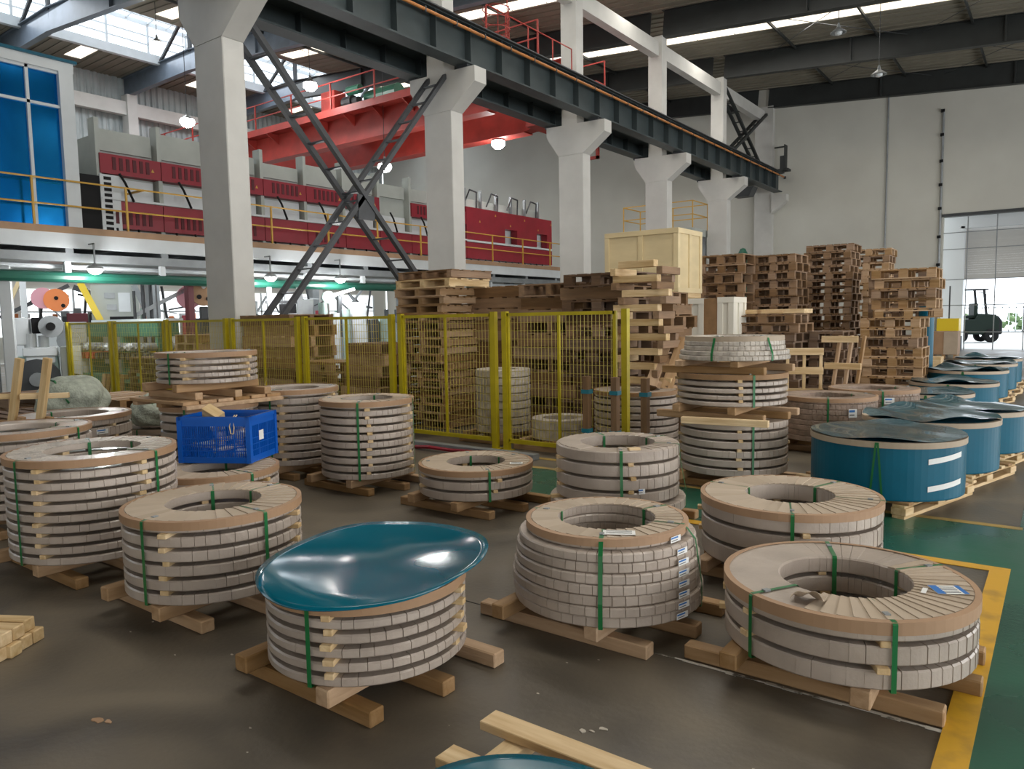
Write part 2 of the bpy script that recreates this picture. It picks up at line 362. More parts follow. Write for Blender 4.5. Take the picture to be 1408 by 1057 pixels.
# lattice X braces
def lattice(a, b, dx, parent, w, n, m='brace_steel'):
    a, b = Vector(a), Vector(b)
    for s, nm in ((-1, 'chord'), (1, 'chord')):
        MB().bar(a + Vector((s * dx, 0, 0)), b + Vector((s * dx, 0, 0)), w, w * .9).obj(nm, m, parent)
    me = MB().box((0, 0, 0), (2 * dx, w * .9, w * .25)).mesh('batten', m)
    for k in range(n): p = a.lerp(b, (k + .5) / n); link('batten', me, parent, p)
t = thing('column_brace', 'big dark steel X brace of ladder members between the first two columns', 'brace', (-12.1, 0, 0))
lattice((0, 8.05, 7.2), (0, 13.5, 1.45), .3, t, .11, 13); lattice((.02, 13.5, 7.3), (.02, 8.05, 1.0), .26, t, .1, 13)
MB().bb(.30, .33, 10.65, 11.1, 3.75, 4.25).obj('gusset_plate', 'brace_steel', t)
t = thing('column_brace', 'small dark X brace high up between the last columns by the end wall', 'brace', (-12.1, 0, 0))
lattice((0, 31.6, 11.2), (0, 36.9, 8.3), .15, t, .12, 10, 'rafter'); lattice((.02, 36.9, 11.2), (.02, 31.6, 8.3), .15, t, .12, 10, 'rafter')

# end wall pipes
t = thing('wall_pipe', 'long thin dark drainpipe running full height of the pale end wall', 'pipe', (-6.67, YE - .06, 0))
MB().tube((0, 0, 0), (0, 0, 11.3), .035, 8).obj('pipe', 'steel_grey', t)
t = thing('wall_pipe', 'knotted dark conduit on the end wall left of the big door', 'pipe', (-4.52, YE - .06, 0))
MB().tube((0, 0, 0), (0, 0, 10.2), .045, 8).obj('pipe', 'steel_grey', t)
for z in (10.1, 9.1, 8, 7, 6, 4.8, 3.6): MB().bb(-.1, .04, -.06, .04, z, z + .12).obj('clamp', 'black', t)
# end door opening: framed wire gate, porch walls, outside shutter
d = link('door_1', None, None, (0, 0, 0), kind='structure')
b = MB()
b.bb(-4.45, 2.6, YE - .1, YE + .32, 5.68, 5.8); b.obj('door_head', 'steel_dark', d)
g = MB()
for z in (.75, 1.9, 3.0, 4.3, 5.0): g.bb(-4.4, 2.6, YE + .1, YE + .14, z - .018, z + .018)
for x in (-3.5, -2.45, -1.4, -.35, .7): g.bb(x - .02, x + .02, YE + .1, YE + .14, 0, 5.7)
g.obj('gate_grid', 'steel_grey', d)
struct('porch_wall', MB().bb(-4.6, -3.9, YE + 1.6, YE + 1.9, 0, 6.2).bb(-3.9, -3.75, YE + 1.6, YE + 2.4, 0, 5.4).bb(-4.6, 8, YE + .3, YE + 1.9, 6.2, 6.3).bb(-3.9, 8, YE + 1.6, YE + 1.9, 5.3, 6.2), 'porch_white')
sh = MB()
for k in range(22): sh.bb(-3.8, 6, YE + 2.0 + (k % 2) * .006, YE + 2.06, 5.4 - (k + 1) * .1, 5.4 - k * .1 - .004)
sh.bb(-3.8, 6, YE + 1.98, YE + 2.06, 3.05, 3.2); sh.obj('roller_shutter', 'shutter', kind='structure')
# outside low fence and hedge
hd = MB(); random.seed(5)
for k in range(260):
    x = random.uniform(-10, 14); z = random.uniform(.2, 1.35); s = random.uniform(.15, .4)
    hd.box((x, 66 + random.uniform(-.5, .5), z), (s, s, s), Matrix.Rotation(random.uniform(0, 3), 3, (1, 1, .3)))
hd.obj('hedge', 'leaf', kind='stuff', label='pale green hedge outside beyond the open end door', cat='hedge')
fo = MB()
for k in range(60): fo.bb(-10 + k * .4, -9.95 + k * .4, 62, 62.05, 0, 1.9)
fo.bb(-10, 14, 62, 62.05, 1.8, 1.9); fo.bb(-10, 14, 62, 62.05, .2, .3)
fo.obj('outdoor_fence', 'panel_white', label='white railing fence outside beyond the forklift', cat='fence')
# ------------------------------------------------------------------ overhead crane
cr = thing('overhead_crane', 'red double-girder overhead travelling crane with walkways and trolley', 'crane', (-12.4, 21.5, 8.44))
def girder(y, z0, h, w, x0, x1):
    b = MB(); b.prism([(x0, z0 + h), (x0, z0 + h * .45), (x0 + 3, z0), (x1 - 3, z0), (x1, z0 + h * .45), (x1, z0 + h)], y - w / 2, y + w / 2)
    b.bb(x0, x1, y - w / 2 - .08, y + w / 2 + .08, z0 + h, z0 + h + .04); b.bb(x0 + 3, x1 - 3, y - w / 2 - .06, y + w / 2 + .06, z0 - .04, z0)
    return b.obj('main_girder', 'crane_red', cr)
girder(-.9, .25, 1.0, .4, -25.5, -.6); girder(1.3, -.05, 1.15, .45, -25.4, -.6)
for x in (-25.6, -.85):
    b = MB(); b.bb(x - .18, x + .18, -1.8, 2.3, .05, .5); b.obj('end_carriage', 'crane_red', cr)
    for y in (-1.5, 2.0): MB().tube((x - .08, y, 0.17), (x + .08, y, .17), .17, 14).obj('wheel', 'steel_dark', cr)
wk = MB().bb(-25.3, -1, -1.85, -1.1, 1.22, 1.27); wk.bb(-25.3, -1, -1.86, -1.83, 1.1, 1.36); wk.obj('walkway', 'crane_red', cr)
for x in [-24.6 + 1.6 * k for k in range(15)]:
    MB().prism([(-1.1, 1.2), (-1.8, 1.2), (-1.1, .8)], x - .03, x + .03, 'yz').obj('walkway_bracket', 'crane_red', cr)
r = MB()
for x in [-25.2 + 2.42 * k for k in range(11)]: r.bb(x - .025, x + .025, -1.86, -1.81, 1.27, 2.35)
for z in (1.82, 2.35): r.bb(-25.2, -1, -1.85, -1.82, z - .02, z + .02)
r.obj('guard_rail', 'crane_red', cr)
r = MB()
for x in [-25.2 + 2.42 * k for k in range(11)]: r.bb(x - .02, x + .02, 2.3, 2.34, 1.27, 2.2)
r.bb(-25.2, -1, 2.3, 2.34, 2.16, 2.2); r.bb(-25.3, -1, 1.5, 2.35, 1.15, 1.2); r.obj('guard_rail', 'crane_red', cr)
tl = MB(); tl.bb(-13.2, -8.2, -1.2, 1.6, 1.34, 1.5); t1 = tl.obj('trolley_frame', 'crane_red', cr)
MB().tube((-10.2, -.3, 2.0), (-8.5, -.3, 2.0), .3, 16).obj('hoist_drum', 'machine_green', t1)
MB().bb(-11.9, -11.1, -1.3, -.7, 1.5, 2.3).obj('control_box', 'crane_red', t1)
MB().tube((-10.9, -.9, 1.8), (-10.4, -.9, 1.8), .26, 12).tube((-10.4, -.9, 1.8), (-10.1, -.9, 1.8), .16, 10).obj('motor', 'steel_dark', t1)
MB().tube((-10.6, -1.0, 2.2), (-9.9, -1.0, 2.2), .17, 12).obj('motor', 'machine_green', t1)
MB().bb(-1.6, -.5, -1.7, -.5, -.75, .1).obj('corner_bracket', 'crane_red', cr)
MB().bb(-1.2, -1.1, 2.0, 2.1, -1.2, .4).bb(-2.0, -1.1, 2.0, 2.1, -1.2, -1.1).bb(-1.6, -.9, 1.6, 2.4, -.5, .1).obj('access_ladder', 'crane_red', cr)
# ------------------------------------------------------------------ furnace line on its platform (left)
pf = thing('machine_platform', 'long raised steel platform carrying the furnace line, left side', 'platform', (-17, 0, 0))
MB().bb(-7, 0, -2, 27.5, 3.52, 3.6).obj('deck', 'steel_grey', pf)
MB().bb(-.12, .03, -2, 27.5, 3.3, 3.62).obj('edge_beam', 'panel_white', pf)
MB().bb(-.02, .05, -2, 27.5, 3.6, 3.74).obj('toe_board', 'kraft', pf)
MB().bb(-.3, -.1, -2, 27.5, 3.02, 3.2).obj('lower_beam', 'steel_grey', pf)
MB().bb(-6.5, -.5, -2, 27.5, 3.12, 3.2).obj('underside_sheet', 'steel_grey', pf)
MB().tube((-.3, -2, 2.7), (-.3, 27.5, 2.7), .12, 10).obj('green_pipe', 'pipe_green', pf)
MB().tube((-.5, -2, 2.93), (-.5, 27.5, 2.93), .06, 8).tube((-1.2, -2, 2.95), (-1.2, 27.5, 2.95), .08, 8).obj('pipe', 'panel_white', pf)
hb = MB().bb(-.32, -.22, -.06, .06, 2.8, 3.3).mesh('hanger', 'panel_white')
for k in range(14): link('pipe_hanger', hb, pf, (0, 1 + 2.1 * k, 0))
pm = MB().bb(-.15, .15, -.15, .15, 0, 3.1).mesh('post', 'steel_grey')
for y in (4.6, 11.9, 18, 24, 27.2):
    for x in (-.9, -5.5): link('platform_post', pm, pf, (x, y, 0))
cbm = MB().bb(-6.5, -.1, -.08, .08, 3.2, 3.5).mesh('cross_beam', 'steel_grey')
for k in range(14): link('cross_beam', cbm, pf, (0, 1 + 2.1 * k, 0))
rl = MB()
for k in range(16): rl.bb(-.02, .02, -1 + 1.9 * k, -.96 + 1.9 * k, 3.6, 4.72)
for z in (4.18, 4.7): rl.tube((0, -2, z), (0, 27.4, z), .02, 6)
rl.bb(-1.2, 0, 8.9, 8.94, 4.68, 4.72)
rl.obj('yellow_guard_rail', 'yellow_rail', pf)
fu = thing('furnace', 'long grey furnace line with two dark red panel bands', 'furnace', (-17.6, 0, 3.6))
P0, NP, PW = 8.25, 9, 1.42
MB().bb(-3.5, -.25, P0, P0 + NP * PW, 0, 2.35).obj('casing', 'panel_grey', fu)
random.seed(11)
sl = MB()
for k in range(6): sl.bb(.0, .012, .28 + k * .155, .36 + k * .155, .1, .38)
slm = sl.mesh('louvre_slots', 'slot_dark')
tri = MB().prism([(.62, .16), (.7, .16), (.66, .24)], 0, .006, 'yz').mesh('warning_mark', 'yellow_rail')
def rp(y, z, h, w=PW, slots=True, nm='red_panel'):
    o = MB().bb(-.28, 0, .01, w - .01, 0, h).obj(nm, 'machine_red', fu, (.05, y, z))
    if slots: link('louvre_slots', slm, o, (0, 0, 0))
    return o
for k in range(NP):
    y = P0 + k * PW
    MB().bb(-.3, 0, -.05, .05, -.1, 2.7 + (k % 3) * .05).obj('frame_post', 'panel_grey', fu, (0, y, 0))
    MB().bb(-.06, 0, .12, PW - .12, 2.02, 2.5 + .12 * math.sin(k * 1.7)).obj('upper_panel', 'panel_grey', fu, (-.15, y, 0))
    MB().bb(-.06, 0, .12, PW - .12, .95, 1.42).obj('middle_panel', 'panel_white', fu, (-.15, y, 0))
    if k != 6:
        o = rp(y, 1.48, .44, slots=k < 8); link('warning_mark', tri, o, (.002, .55, 0))
    rp(y, .27, .62, slots=k < 3 or k == 4)
    MB().bb(0, .03, 0, PW, .9, .95).obj('white_trim', 'panel_white', fu, (.05, y, 0))
    for pts in ([(.1, y + .4, 1.5), (.14, y + .5, 1.3), (.12, y + .62, 1.05), (.1, y + .7, .9)], [(.05, y + .3, .27), (.08, y + .32, .12), (.05, y + .36, 0)], [(.05, y + .8, .27), (.1, y + .78, .1), (.05, y + .7, -.02)]):
        MB().path(pts, .028, 6).obj('hose', 'black', fu)
MB().bb(-3.4, -.2, P0 - .05, P0 + NP * PW, -.02, .2).obj('base_shade_strip', 'steel_dark', fu)  # solid dark strip, paints the shade below the red panels
MB().bb(0, .02, P0 - .7, P0, -.02, 1.4).obj('opening_shade_sheet', 'black', fu, (.02, 0, 0))  # flat black sheet in place of the shade inside the end opening
e = MB().bb(-.2, .06, P0 - .02, P0 + .42, 0, 1.45).obj('white_end_post', 'panel_white', fu)
b = MB()
for k in range(11): b.bb(.06, .075, P0 + .06, P0 + .22, .08 + k * .125, .15 + k * .125)
b.obj('vent_slots', 'black', e)
# last red block with two openings
y0 = P0 + NP * PW; y1 = 26.6
for (ya, yb, za, zb_) in ((y0, y1, .27, .85), (y0, y1, 1.5, 2.12), (y0, y0 + 2.3, .95, 1.5), (y0 + 3.1, y1 - 1.1, .95, 1.5), (y1 - .35, y1, .95, 1.5)):
    MB().bb(-.3, 0, ya, yb, za, zb_).obj('red_panel', 'machine_red', fu, (.05, 0, 0))
MB().bb(-.1, .06, y0, y1, .87, .94).obj('white_trim', 'panel_white', fu)
MB().bb(-2.8, -.3, y0, y1, 0, 2.2).obj('casing', 'panel_white', fu)
for k in range(6):
    y = y0 + .3 + k * .95
    MB().bb(-.05, .05, -.04, .04, 2.1, 2.85).obj('frame_post', 'steel_grey', fu, (-.3, y, 0))
    link('warning_mark', tri, fu, (.052, y - .2, 1.05 + .3 * (k % 2) + .4))
MB().bb(-2.6, -.4, y0, y1 - .2, 2.15, 2.5).obj('upper_panel', 'panel_grey', fu)
for k in range(4): MB().path([(-.3, y0 + .3 + k * 1.3, 2.3), (-.2, y0 + .5 + k * 1.3, 2.8), (-.2, y0 + .9 + k * 1.3, 2.75), (-.3, y0 + 1.0 + k * 1.3, 2.2)], .03, 5).obj('hose', 'steel_dark', fu)
for k in range(12): MB().path([(.05, y0 + .2 + k * .42, .27), (.1, y0 + .25 + k * .42, .1), (.05, y0 + .1 + k * .42, -.02)], .03, 5).obj('hose', 'steel_dark', fu)
# blue glazed control cabin
cb = thing('control_cabin', 'glazed cabin with deep blue windows on the platform at left', 'cabin', (-17.2, .12, 3.62))
MB().bb(-3.2, -.12, -1, 7.3, 0, 3.35).obj('cabin_body', 'steel_dark', cb)
MB().bb(-3.3, .05, -1, 7.52, 3.36, 3.56).obj('roof_edge', 'panel_white', cb)
MB().bb(-3.35, .1, -1, 7.58, 3.56, 3.62).obj('roof_top', 'film_blue', cb)
MB().bb(-3.2, .06, 7.22, 7.5, 0, 3.36).obj('corner_post', 'panel_white', cb)
ys = [0.2, 2.3, 4.4, 5.5, 6.63, 7.26]
for a, b_ in zip(ys, ys[1:]):
    for z0, z1 in ((.05, 2.6), (2.66, 3.3)):
        MB().bb(-.1, -.06, a + .03, b_ - .03, z0, z1).obj('window_pane', 'blue_glass', cb)
fr = MB()
for a in ys: fr.bb(-.1, 0, a - .03, a + .03, 0, 3.36)
fr.bb(-.1, 0, .2, 7.22, 2.6, 2.66); fr.bb(-.1, 0, .2, 7.22, 3.3, 3.36); fr.bb(-.1, 0, .2, 7.22, 0, .05)
fr.obj('window_frame', 'panel_white', cb)
# ------------------------------------------------------------------ machines below the platform
random.seed(21)
def machine(label, x, y, parts, nm='rolling_machine', cat='machine', rz=0):
    t = thing(nm, label, cat, (x, y, 0), rz)
    for p in parts:
        k = p[0]
        if k == 'b': MB().bb(*p[1]).obj(p[3], p[2], t, bevel=.02 if min(abs(p[1][1]-p[1][0]), abs(p[1][3]-p[1][2]), abs(p[1][5]-p[1][4])) > .1 else 0)
        elif k == 't': MB().tube(p[1], p[2], p[3], 16).obj(p[5], p[4], t, smooth=False)
        elif k == 'r': MB().bar(p[1], p[2], p[3]).obj(p[5], p[4], t)
    return t
RZ = math.radians(-25)
machine('pale machine head with grey motor and dark flywheel, left of the yellow fence', -18.26, 7.08, [
    ('b', (-.5, .1, -.5, .3, .0, 1.0), 'machine_pale', 'machine_base'), ('b', (-.4, .25, -.35, .3, 1.0, 1.2), 'panel_white', 'table'),
    ('b', (-.5, .2, -.5, -.2, 1.25, 1.85), 'panel_white', 'gear_housing'), ('b', (-.4, .25, -.15, .15, 1.5, 1.85), 'black', 'motor_mount'), ('t', (.1, .22, 1.65), (.4, .22, 1.65), .24, 'steel_grey', 'drive_motor'), ('t', (.4, .22, 1.65), (.5, .22, 1.65), .09, 'black', 'shaft'),
    ('t', (.15, -.1, .5), (.35, -.1, .5), .45, 'steel_dark', 'flywheel'), ('t', (.35, -.1, .5), (.42, -.1, .5), .15, 'steel_grey', 'hub'), ('b', (-.3, .22, -.3, .25, .85, 1.0), 'panel_white', 'bracket'),
    ('t', (.1, -.2, 1.2), (.1, -.2, 1.5), .12, 'panel_white', 'cylinder'), ('t', (.1, .05, 1.2), (.1, .05, 1.45), .1, 'panel_white', 'cylinder'), ('b', (-.3, .3, .35, .75, .2, 1.2), 'panel_grey', 'cabinet'), ('t', (.3, .6, .4), (.4, .6, .4), .2, 'black', 'pulley')], 'flywheel_machine', rz=RZ)
machine('light grey gearbox with motor behind the first fence panel', -19.82, 8.42, [
    ('b', (-.5, .2, -.5, .3, .0, 1.0), 'panel_grey', 'cabinet'), ('b', (-.4, .1, -.3, .3, 1.0, 1.75), 'steel_grey', 'gearbox'), ('t', (.2, -.1, 1.3), (.5, -.1, 1.3), .25, 'steel_grey', 'motor'),
    ('b', (.1, .45, .35, .9, .1, .7), 'machine_green', 'green_base'), ('b', (-.1, .3, .3, .6, .9, 1.2), 'plywood', 'cream_box'), ('b', (.1, .3, -.4, .0, .4, .9), 'panel_white', 'switch_box')], 'gear_machine', rz=RZ)
t = machine('green roller conveyor with row of dark rollers behind the yellow fence', -18.4, 8.75, [
    ('b', (-.4, .1, -1.4, 2.2, 1.38, 1.72), 'machine_green', 'side_beam'), ('b', (-.2, .3, -1.3, 2.3, .3, .5), 'machine_green', 'lower_beam'), ('b', (-.5, -.1, -1.4, 2.2, 1.72, 1.79), 'panel_white', 'top_plate')], 'roller_conveyor', rz=-PI / 2)
for k in range(14): MB().tube((-.3, -1.2 + k * .25, 1.15), (.35, -1.2 + k * .25, 1.15), .09, 12).tube((.35, -1.2 + k * .25, 1.15), (.42, -1.2 + k * .25, 1.15), .04, 8).obj('roller', 'panel_white' if k % 4 == 2 else 'steel_grey', t)
for k in range(14): MB().tube((-.3, -1.1 + k * .25, .93), (.3, -1.1 + k * .25, .93), .08, 12).obj('roller', 'poster_red' if k < 3 else 'steel_dark', t)
for y in (-1.1, .5, 2.1): MB().bb(-.2, .1, y - .06, y + .06, 0, 1.38).obj('leg', 'machine_green', t)
machine('sloping white data panel with yellow side arm high behind the fence', -20.02, 9.53, [
    ('r', (.05, -.72, 2.75), (.05, -.2, 1.5), .16, 'machine_yellow', 'yellow_arm'), ('b', (-.06, .0, -.5, .6, 1.75, 2.7), 'panel_grey', 'panel_board'),
    ('b', (.0, .02, -.2, .05, 2.35, 2.5), 'steel_grey', 'panel_instrument'), ('b', (.0, .02, -.15, .08, 2.05, 2.2), 'steel_grey', 'panel_instrument'), ('b', (.0, .02, .12, .4, 2.0, 2.5), 'panel_white', 'panel_chart'), ('b', (.0, .02, -.1, .5, 1.78, 1.88), 'black', 'panel_slot'),
    ('r', (0, .5, 2.7), (0, .95, 1.6), .14, 'steel_grey', 'side_arm'), ('b', (-.6, -.1, -.6, .8, 0, 1.6), 'panel_grey', 'cabinet')], 'display_panel', rz=RZ)
machine('orange and violet roll end on a slanting rack at far left', -21.93, 8.74, [
    ('t', (.1, .2, 2.35), (.3, .2, 2.35), .3, 'orange', 'roll_end'), ('t', (.0, -.1, 2.4), (.25, -.1, 2.4), .28, 'pink', 'roll_end'), ('t', (.3, .2, 2.4), (.32, .2, 2.4), .05, 'black', 'bolt_hole'), ('t', (.3, .35, 2.2), (.32, .35, 2.2), .05, 'black', 'bolt_hole'),
    ('r', (0, -1.1, 1.9), (0, .5, 2.75), .1, 'steel_dark', 'rack_arm'), ('r', (0, .6, 2.7), (0, 1.6, 2.3), .14, 'steel_dark', 'rack_arm'),
    ('r', (0, -.55, 1.9), (0, -.55, 2.9), .14, 'panel_white', 'rack_post'), ('r', (0, -1.0, 2.0), (0, -.6, 2.9), .1, 'plywood', 'rack_brace'), ('b', (-.4, 0, -1.0, 1.2, 0, 1.7), 'panel_white', 'rack_base'), ('b', (-.1, .1, .4, .9, 1.7, 2.0), 'slot_dark', 'small_unit')], 'roll_rack', rz=RZ)
machine('brown spool with bolt holes under the platform left of the first column', -18.11, 10.94, [
    ('t', (-.1, 0, 2.45), (.1, 0, 2.45), .33, 'kraft', 'spool_disc'), ('t', (-.2, -.35, 2.35), (-.05, -.35, 2.35), .3, 'pink', 'roll_end'), ('t', (.1, .1, 2.3), (.12, .1, 2.3), .06, 'black', 'bolt_hole'), ('t', (.1, -.12, 2.35), (.12, -.12, 2.35), .06, 'black', 'bolt_hole'), ('t', (.1, 0, 2.62), (.12, 0, 2.62), .06, 'panel_white', 'bolt_hole'),
    ('b', (-.3, 0, -.1, .1, 0, 2.1), 'steel_dark', 'stand'), ('r', (-.1, -1.6, 1.9), (-.1, -.3, 2.6), .1, 'steel_grey', 'arm'), ('b', (-.5, 0, -.4, .7, 1.3, 1.8), 'steel_dark', 'cover')], 'spool_stand', rz=RZ)
machine('magenta steel post beside the dark pipes left of the first column', -17.94, 10.44, [('b', (-.09, .09, -.09, .09, 0, 2.75), 'slot_dark', 'post'), ('b', (-.12, .12, -.12, .12, 1.2, 1.3), 'pink', 'band')], 'steel_post')
machine('group of three dark vertical pipes behind the fence left of the first column', -18.79, 9.81, [('t', (0, -.12, 0), (0, -.12, 2.7), .045, 'steel_dark', 'pipe'), ('t', (0, .08, 0), (0, .08, 2.7), .045, 'steel_dark', 'pipe'), ('t', (0, -.35, 0), (0, -.35, 2.5), .035, 'steel_dark', 'pipe')], 'service_pipes', 'pipe')
machine('yellow hopper hanging behind the fence between the rollers and pallets', -17.2, 9.3, [
    ('b', (-.3, .3, -.3, .3, .7, 1.15), 'machine_yellow', 'bin'), ('t', (0, -.1, 1.15), (0, -.1, 2.6), .02, 'steel_dark', 'cable'), ('b', (-.25, .25, -.25, .25, .0, .7), 'steel_dark', 'base')], 'hopper', 'hopper', rz=RZ)
machine('pale green roll stand with tall cylinders behind the column brace', -17.1, 14.4, [
    ('b', (-.5, .1, -1.0, -.6, 0, 2.3), 'steel_grey', 'housing'), ('t', (.1, -.35, 0), (.1, -.35, 2.2), .13, 'machine_pale', 'cylinder'), ('t', (.1, .0, 0), (.1, .0, 1.9), .13, 'panel_white', 'cylinder'), ('t', (.1, .32, 0), (.1, .32, 2.0), .12, 'machine_pale', 'cylinder'), ('b', (-.1, .1, .1, .22, 1.2, 2.4), 'steel_dark', 'bracket'),
    ('b', (-.3, .1, .5, .95, 0, 2.2), 'panel_white', 'cabinet'), ('b', (-.2, .25, 1.05, 1.25, 0, 1.7), 'steel_dark', 'duct'), ('r', (.1, -.4, 2.3), (.1, .6, 2.6), .08, 'panel_white', 'arm'),
    ('b', (-.2, .2, 1.3, 1.8, 0, 1.8), 'machine_pale', 'housing'), ('t', (.1, -.2, 2.35), (.2, -.2, 2.35), .18, 'machine_pale', 'hand_wheel'), ('b', (-.1, .2, -1.4, -1.05, 0, 2.5), 'panel_white', 'cabinet')], 'mill_stand', rz=RZ)
machine('dark and white gantry frame right of the first column under the platform', -17.16, 12.5, [
    ('r', (0, -.2, 0), (0, -.2, 2.6), .12, 'steel_grey', 'post'), ('r', (0, .6, 0), (0, .6, 2.6), .14, 'steel_grey', 'post'), ('r', (0, -.3, 2.2), (0, .6, 2.2), .08, 'steel_dark', 'beam'), ('r', (0, -.7, 1.9), (0, .2, 1.6), .08, 'steel_dark', 'brace'),
    ('b', (-.4, .0, -.1, .5, .0, 1.4), 'panel_white', 'cabinet'), ('b', (0, .03, .05, .25, 1.9, 2.15), 'black', 'screen'), ('b', (0, .03, .3, .5, 1.9, 2.15), 'black', 'screen')], 'gantry_frame', rz=RZ)
random.seed(77)
CL = ['far white cabinet unit under the platform, %s from the left' % w for w in ('first', 'second', 'third', 'fourth', 'fifth', 'sixth', 'seventh', 'eighth', 'ninth', 'tenth')]
for i, (x, y) in enumerate([(-27.6, 10.8), (-26.6, 11.9), (-25.4, 12.4), (-24.2, 13.0), (-23.4, 14.6), (-22.9, 16.2), (-22.2, 17.8), (-21.5, 19.3), (-20.4, 20.6), (-20.0, 22.4)]):
    ps = []
    for k in range(5):
        y0 = -.9 + k * .38 + random.uniform(-.05, .05); h = random.uniform(1.1, 2.5)
        ps.append(('b', (-.3, random.uniform(-.1, .25), y0, y0 + random.uniform(.2, .36), 0, h), random.choice(['panel_white', 'panel_white', 'machine_pale', 'panel_grey', 'steel_grey']), 'cabinet'))
        ps.append(('b', (.2, .28, y0 + .05, y0 + .2, random.uniform(1.2, 1.6), random.uniform(1.7, 2.1)), random.choice(['steel_dark', 'panel_white', 'machine_red', 'machine_green', 'orange']), 'small_unit'))
    for k in range(4):
        y0 = random.uniform(-.9, .9); ps.append(('r', (.3, y0, random.uniform(1.8, 2.8)), (.3, y0 + random.uniform(-.8, .8), random.uniform(1.8, 2.9)), random.uniform(.03, .08), random.choice(['steel_grey', 'steel_dark', 'panel_white']), 'strut'))
    ps.append(('t', (.35, random.uniform(-.5, .5), 0), (.35, random.uniform(-.5, .5), 2.9), .04, 'steel_dark', 'pipe'))
    machine(CL[i], x, y, ps, 'machine_cabinets', rz=RZ)
machine('dark grey steel frame at the left edge beside the flywheel machine', -17.6, 5.9, [
    ('b', (-.2, .1, -.2, .1, 0, 3.0), 'steel_grey', 'post'), ('b', (-.1, .12, .2, .42, 0, 2.9), 'panel_white', 'post'), ('t', (.3, -.3, 0), (.25, -.4, 2.0), .025, 'panel_white', 'pipe')], 'support_frame', 'frame', rz=RZ)
for i, (x, y, z, lab) in enumerate([(-16.75, 7.64, 2.86, 'bright lamp under the platform at left above the sloping panel'), (-16.75, 12.04, 2.84, 'bright lamp under the platform just right of the first column'), (-16.75, 14.38, 2.87, 'bright lamp under the platform behind the column brace')]):
    t = thing('work_lamp', lab, 'lamp', (x, y, z)); MB().lathe([(.02, .12), (.16, .04), (.17, 0), (.02, -.01)], 14).obj('shade', 'steel_grey', t); MB().bb(-.015, .015, -.015, .015, .08, .55).bb(-.26, .015, -.015, .015, .52, .55).obj('bracket', 'steel_grey', t); MB().lathe([(0, -.12), (.09, -.1), (.15, -.03), (.15, 0)], 12).obj('bulb', 'lamp_glow', t)
    l = bpy.data.lights.new('work_light', 'POINT'); l.energy = 70; l.shadow_soft_size = .15; o = bpy.data.objects.new('work_light', l); COL.objects.link(o); o.location = (x + .1, y, z - .3)
l = area('under_platform_fill', (-20.5, 13, 3.0), (0, 0, 0), 4, 22, 330, (.93, .98, 1))  # fill added to lighten the machines below the deck, no fitting built
# high-bay lamps
for i, (x, y, z, on, lab) in enumerate([(-17.4, 22.8, 8.3, 1, 'round high-bay lamp shining against the pale far wall'), (-23.2, 18.8, 10.6, 1, 'glowing high-bay lamp hanging above the red crane walkway'), (-20.8, 20.2, 7.5, 1, 'small glowing high-bay lamp behind the column brace'),
        (-26.8, 15.9, 9.3, 1, 'glowing high-bay lamp by the left wall beam'), (-27.9, 15.5, 12.2, 1, 'glowing high-bay lamp under the roof lantern above the blue cabin'), (-6.15, 25.95, 10.5, 0, 'unlit high-bay lamp under the right roof, nearer one'), (-5.2, 27.3, 9.35, 0, 'unlit high-bay lamp under the right roof, farther one')]):
    t = thing('high_bay_lamp', lab, 'lamp', (x, y, z))
    MB().lathe([(.03, .3), (.06, .16), (.24, .02), (.25, 0), (.2, 0), (.03, .1)], 16).obj('shade', 'steel_grey', t)
    MB().tube((0, 0, .3), (0, 0, ztop(x) - z), .012, 5).obj('rod', 'steel_dark', t)
    (MB().lathe([(0, -.3), (.15, -.26), (.26, -.14), (.26, -.05), (.2, .02)], 14) if on else MB().lathe([(0, -.08), (.1, -.05), (.12, .02)], 12)).obj('bulb', 'lamp_glow' if on else 'panel_white', t)
    if on:
        l = bpy.data.lights.new('bay_light', 'POINT'); l.energy = 110; l.shadow_soft_size = .2; o = bpy.data.objects.new('bay_light', l); COL.objects.link(o); o.location = (x, y, z - .3)
# far raised stand with yellow rail behind columns
t = thing('maintenance_stand', 'grey stand with yellow top railing by the far wall behind the fourth column', 'stand', (-14.2, 30.5, 0))
MB().bb(-1.6, 1.6, -.8, .8, 5.0, 5.3).obj('platform', 'panel_grey', t)
for x in (-1.5, 1.5):
    for y in (-.7, .7): MB().bb(x - .08, x + .08, y - .08, y + .08, 0, 5.0).obj('leg', 'steel_grey', t)
MB().bb(-1.5, 1.5, -.7, -.6, 3.9, 4.1).bb(-.3, -.1, -.7, .7, 3.9, 5).bb(.5, .7, -.6, .4, 4.1, 4.7).obj('frame', 'steel_dark', t)
b = MB()
for x in (-1.6, 0, 1.6):
    for y in (-.8, .8): b.bb(x - .02, x + .02, y - .02, y + .02, 5.3, 6.4)
for z in (5.85, 6.4):
    for y in (-.8, .8): b.bb(-1.6, 1.6, y - .02, y + .02, z - .02, z + .02)
    for x in (-1.6, 1.6): b.bb(x - .02, x + .02, -.8, .8, z - .02, z + .02)
b.obj('guard_rail', 'yellow_rail', t)
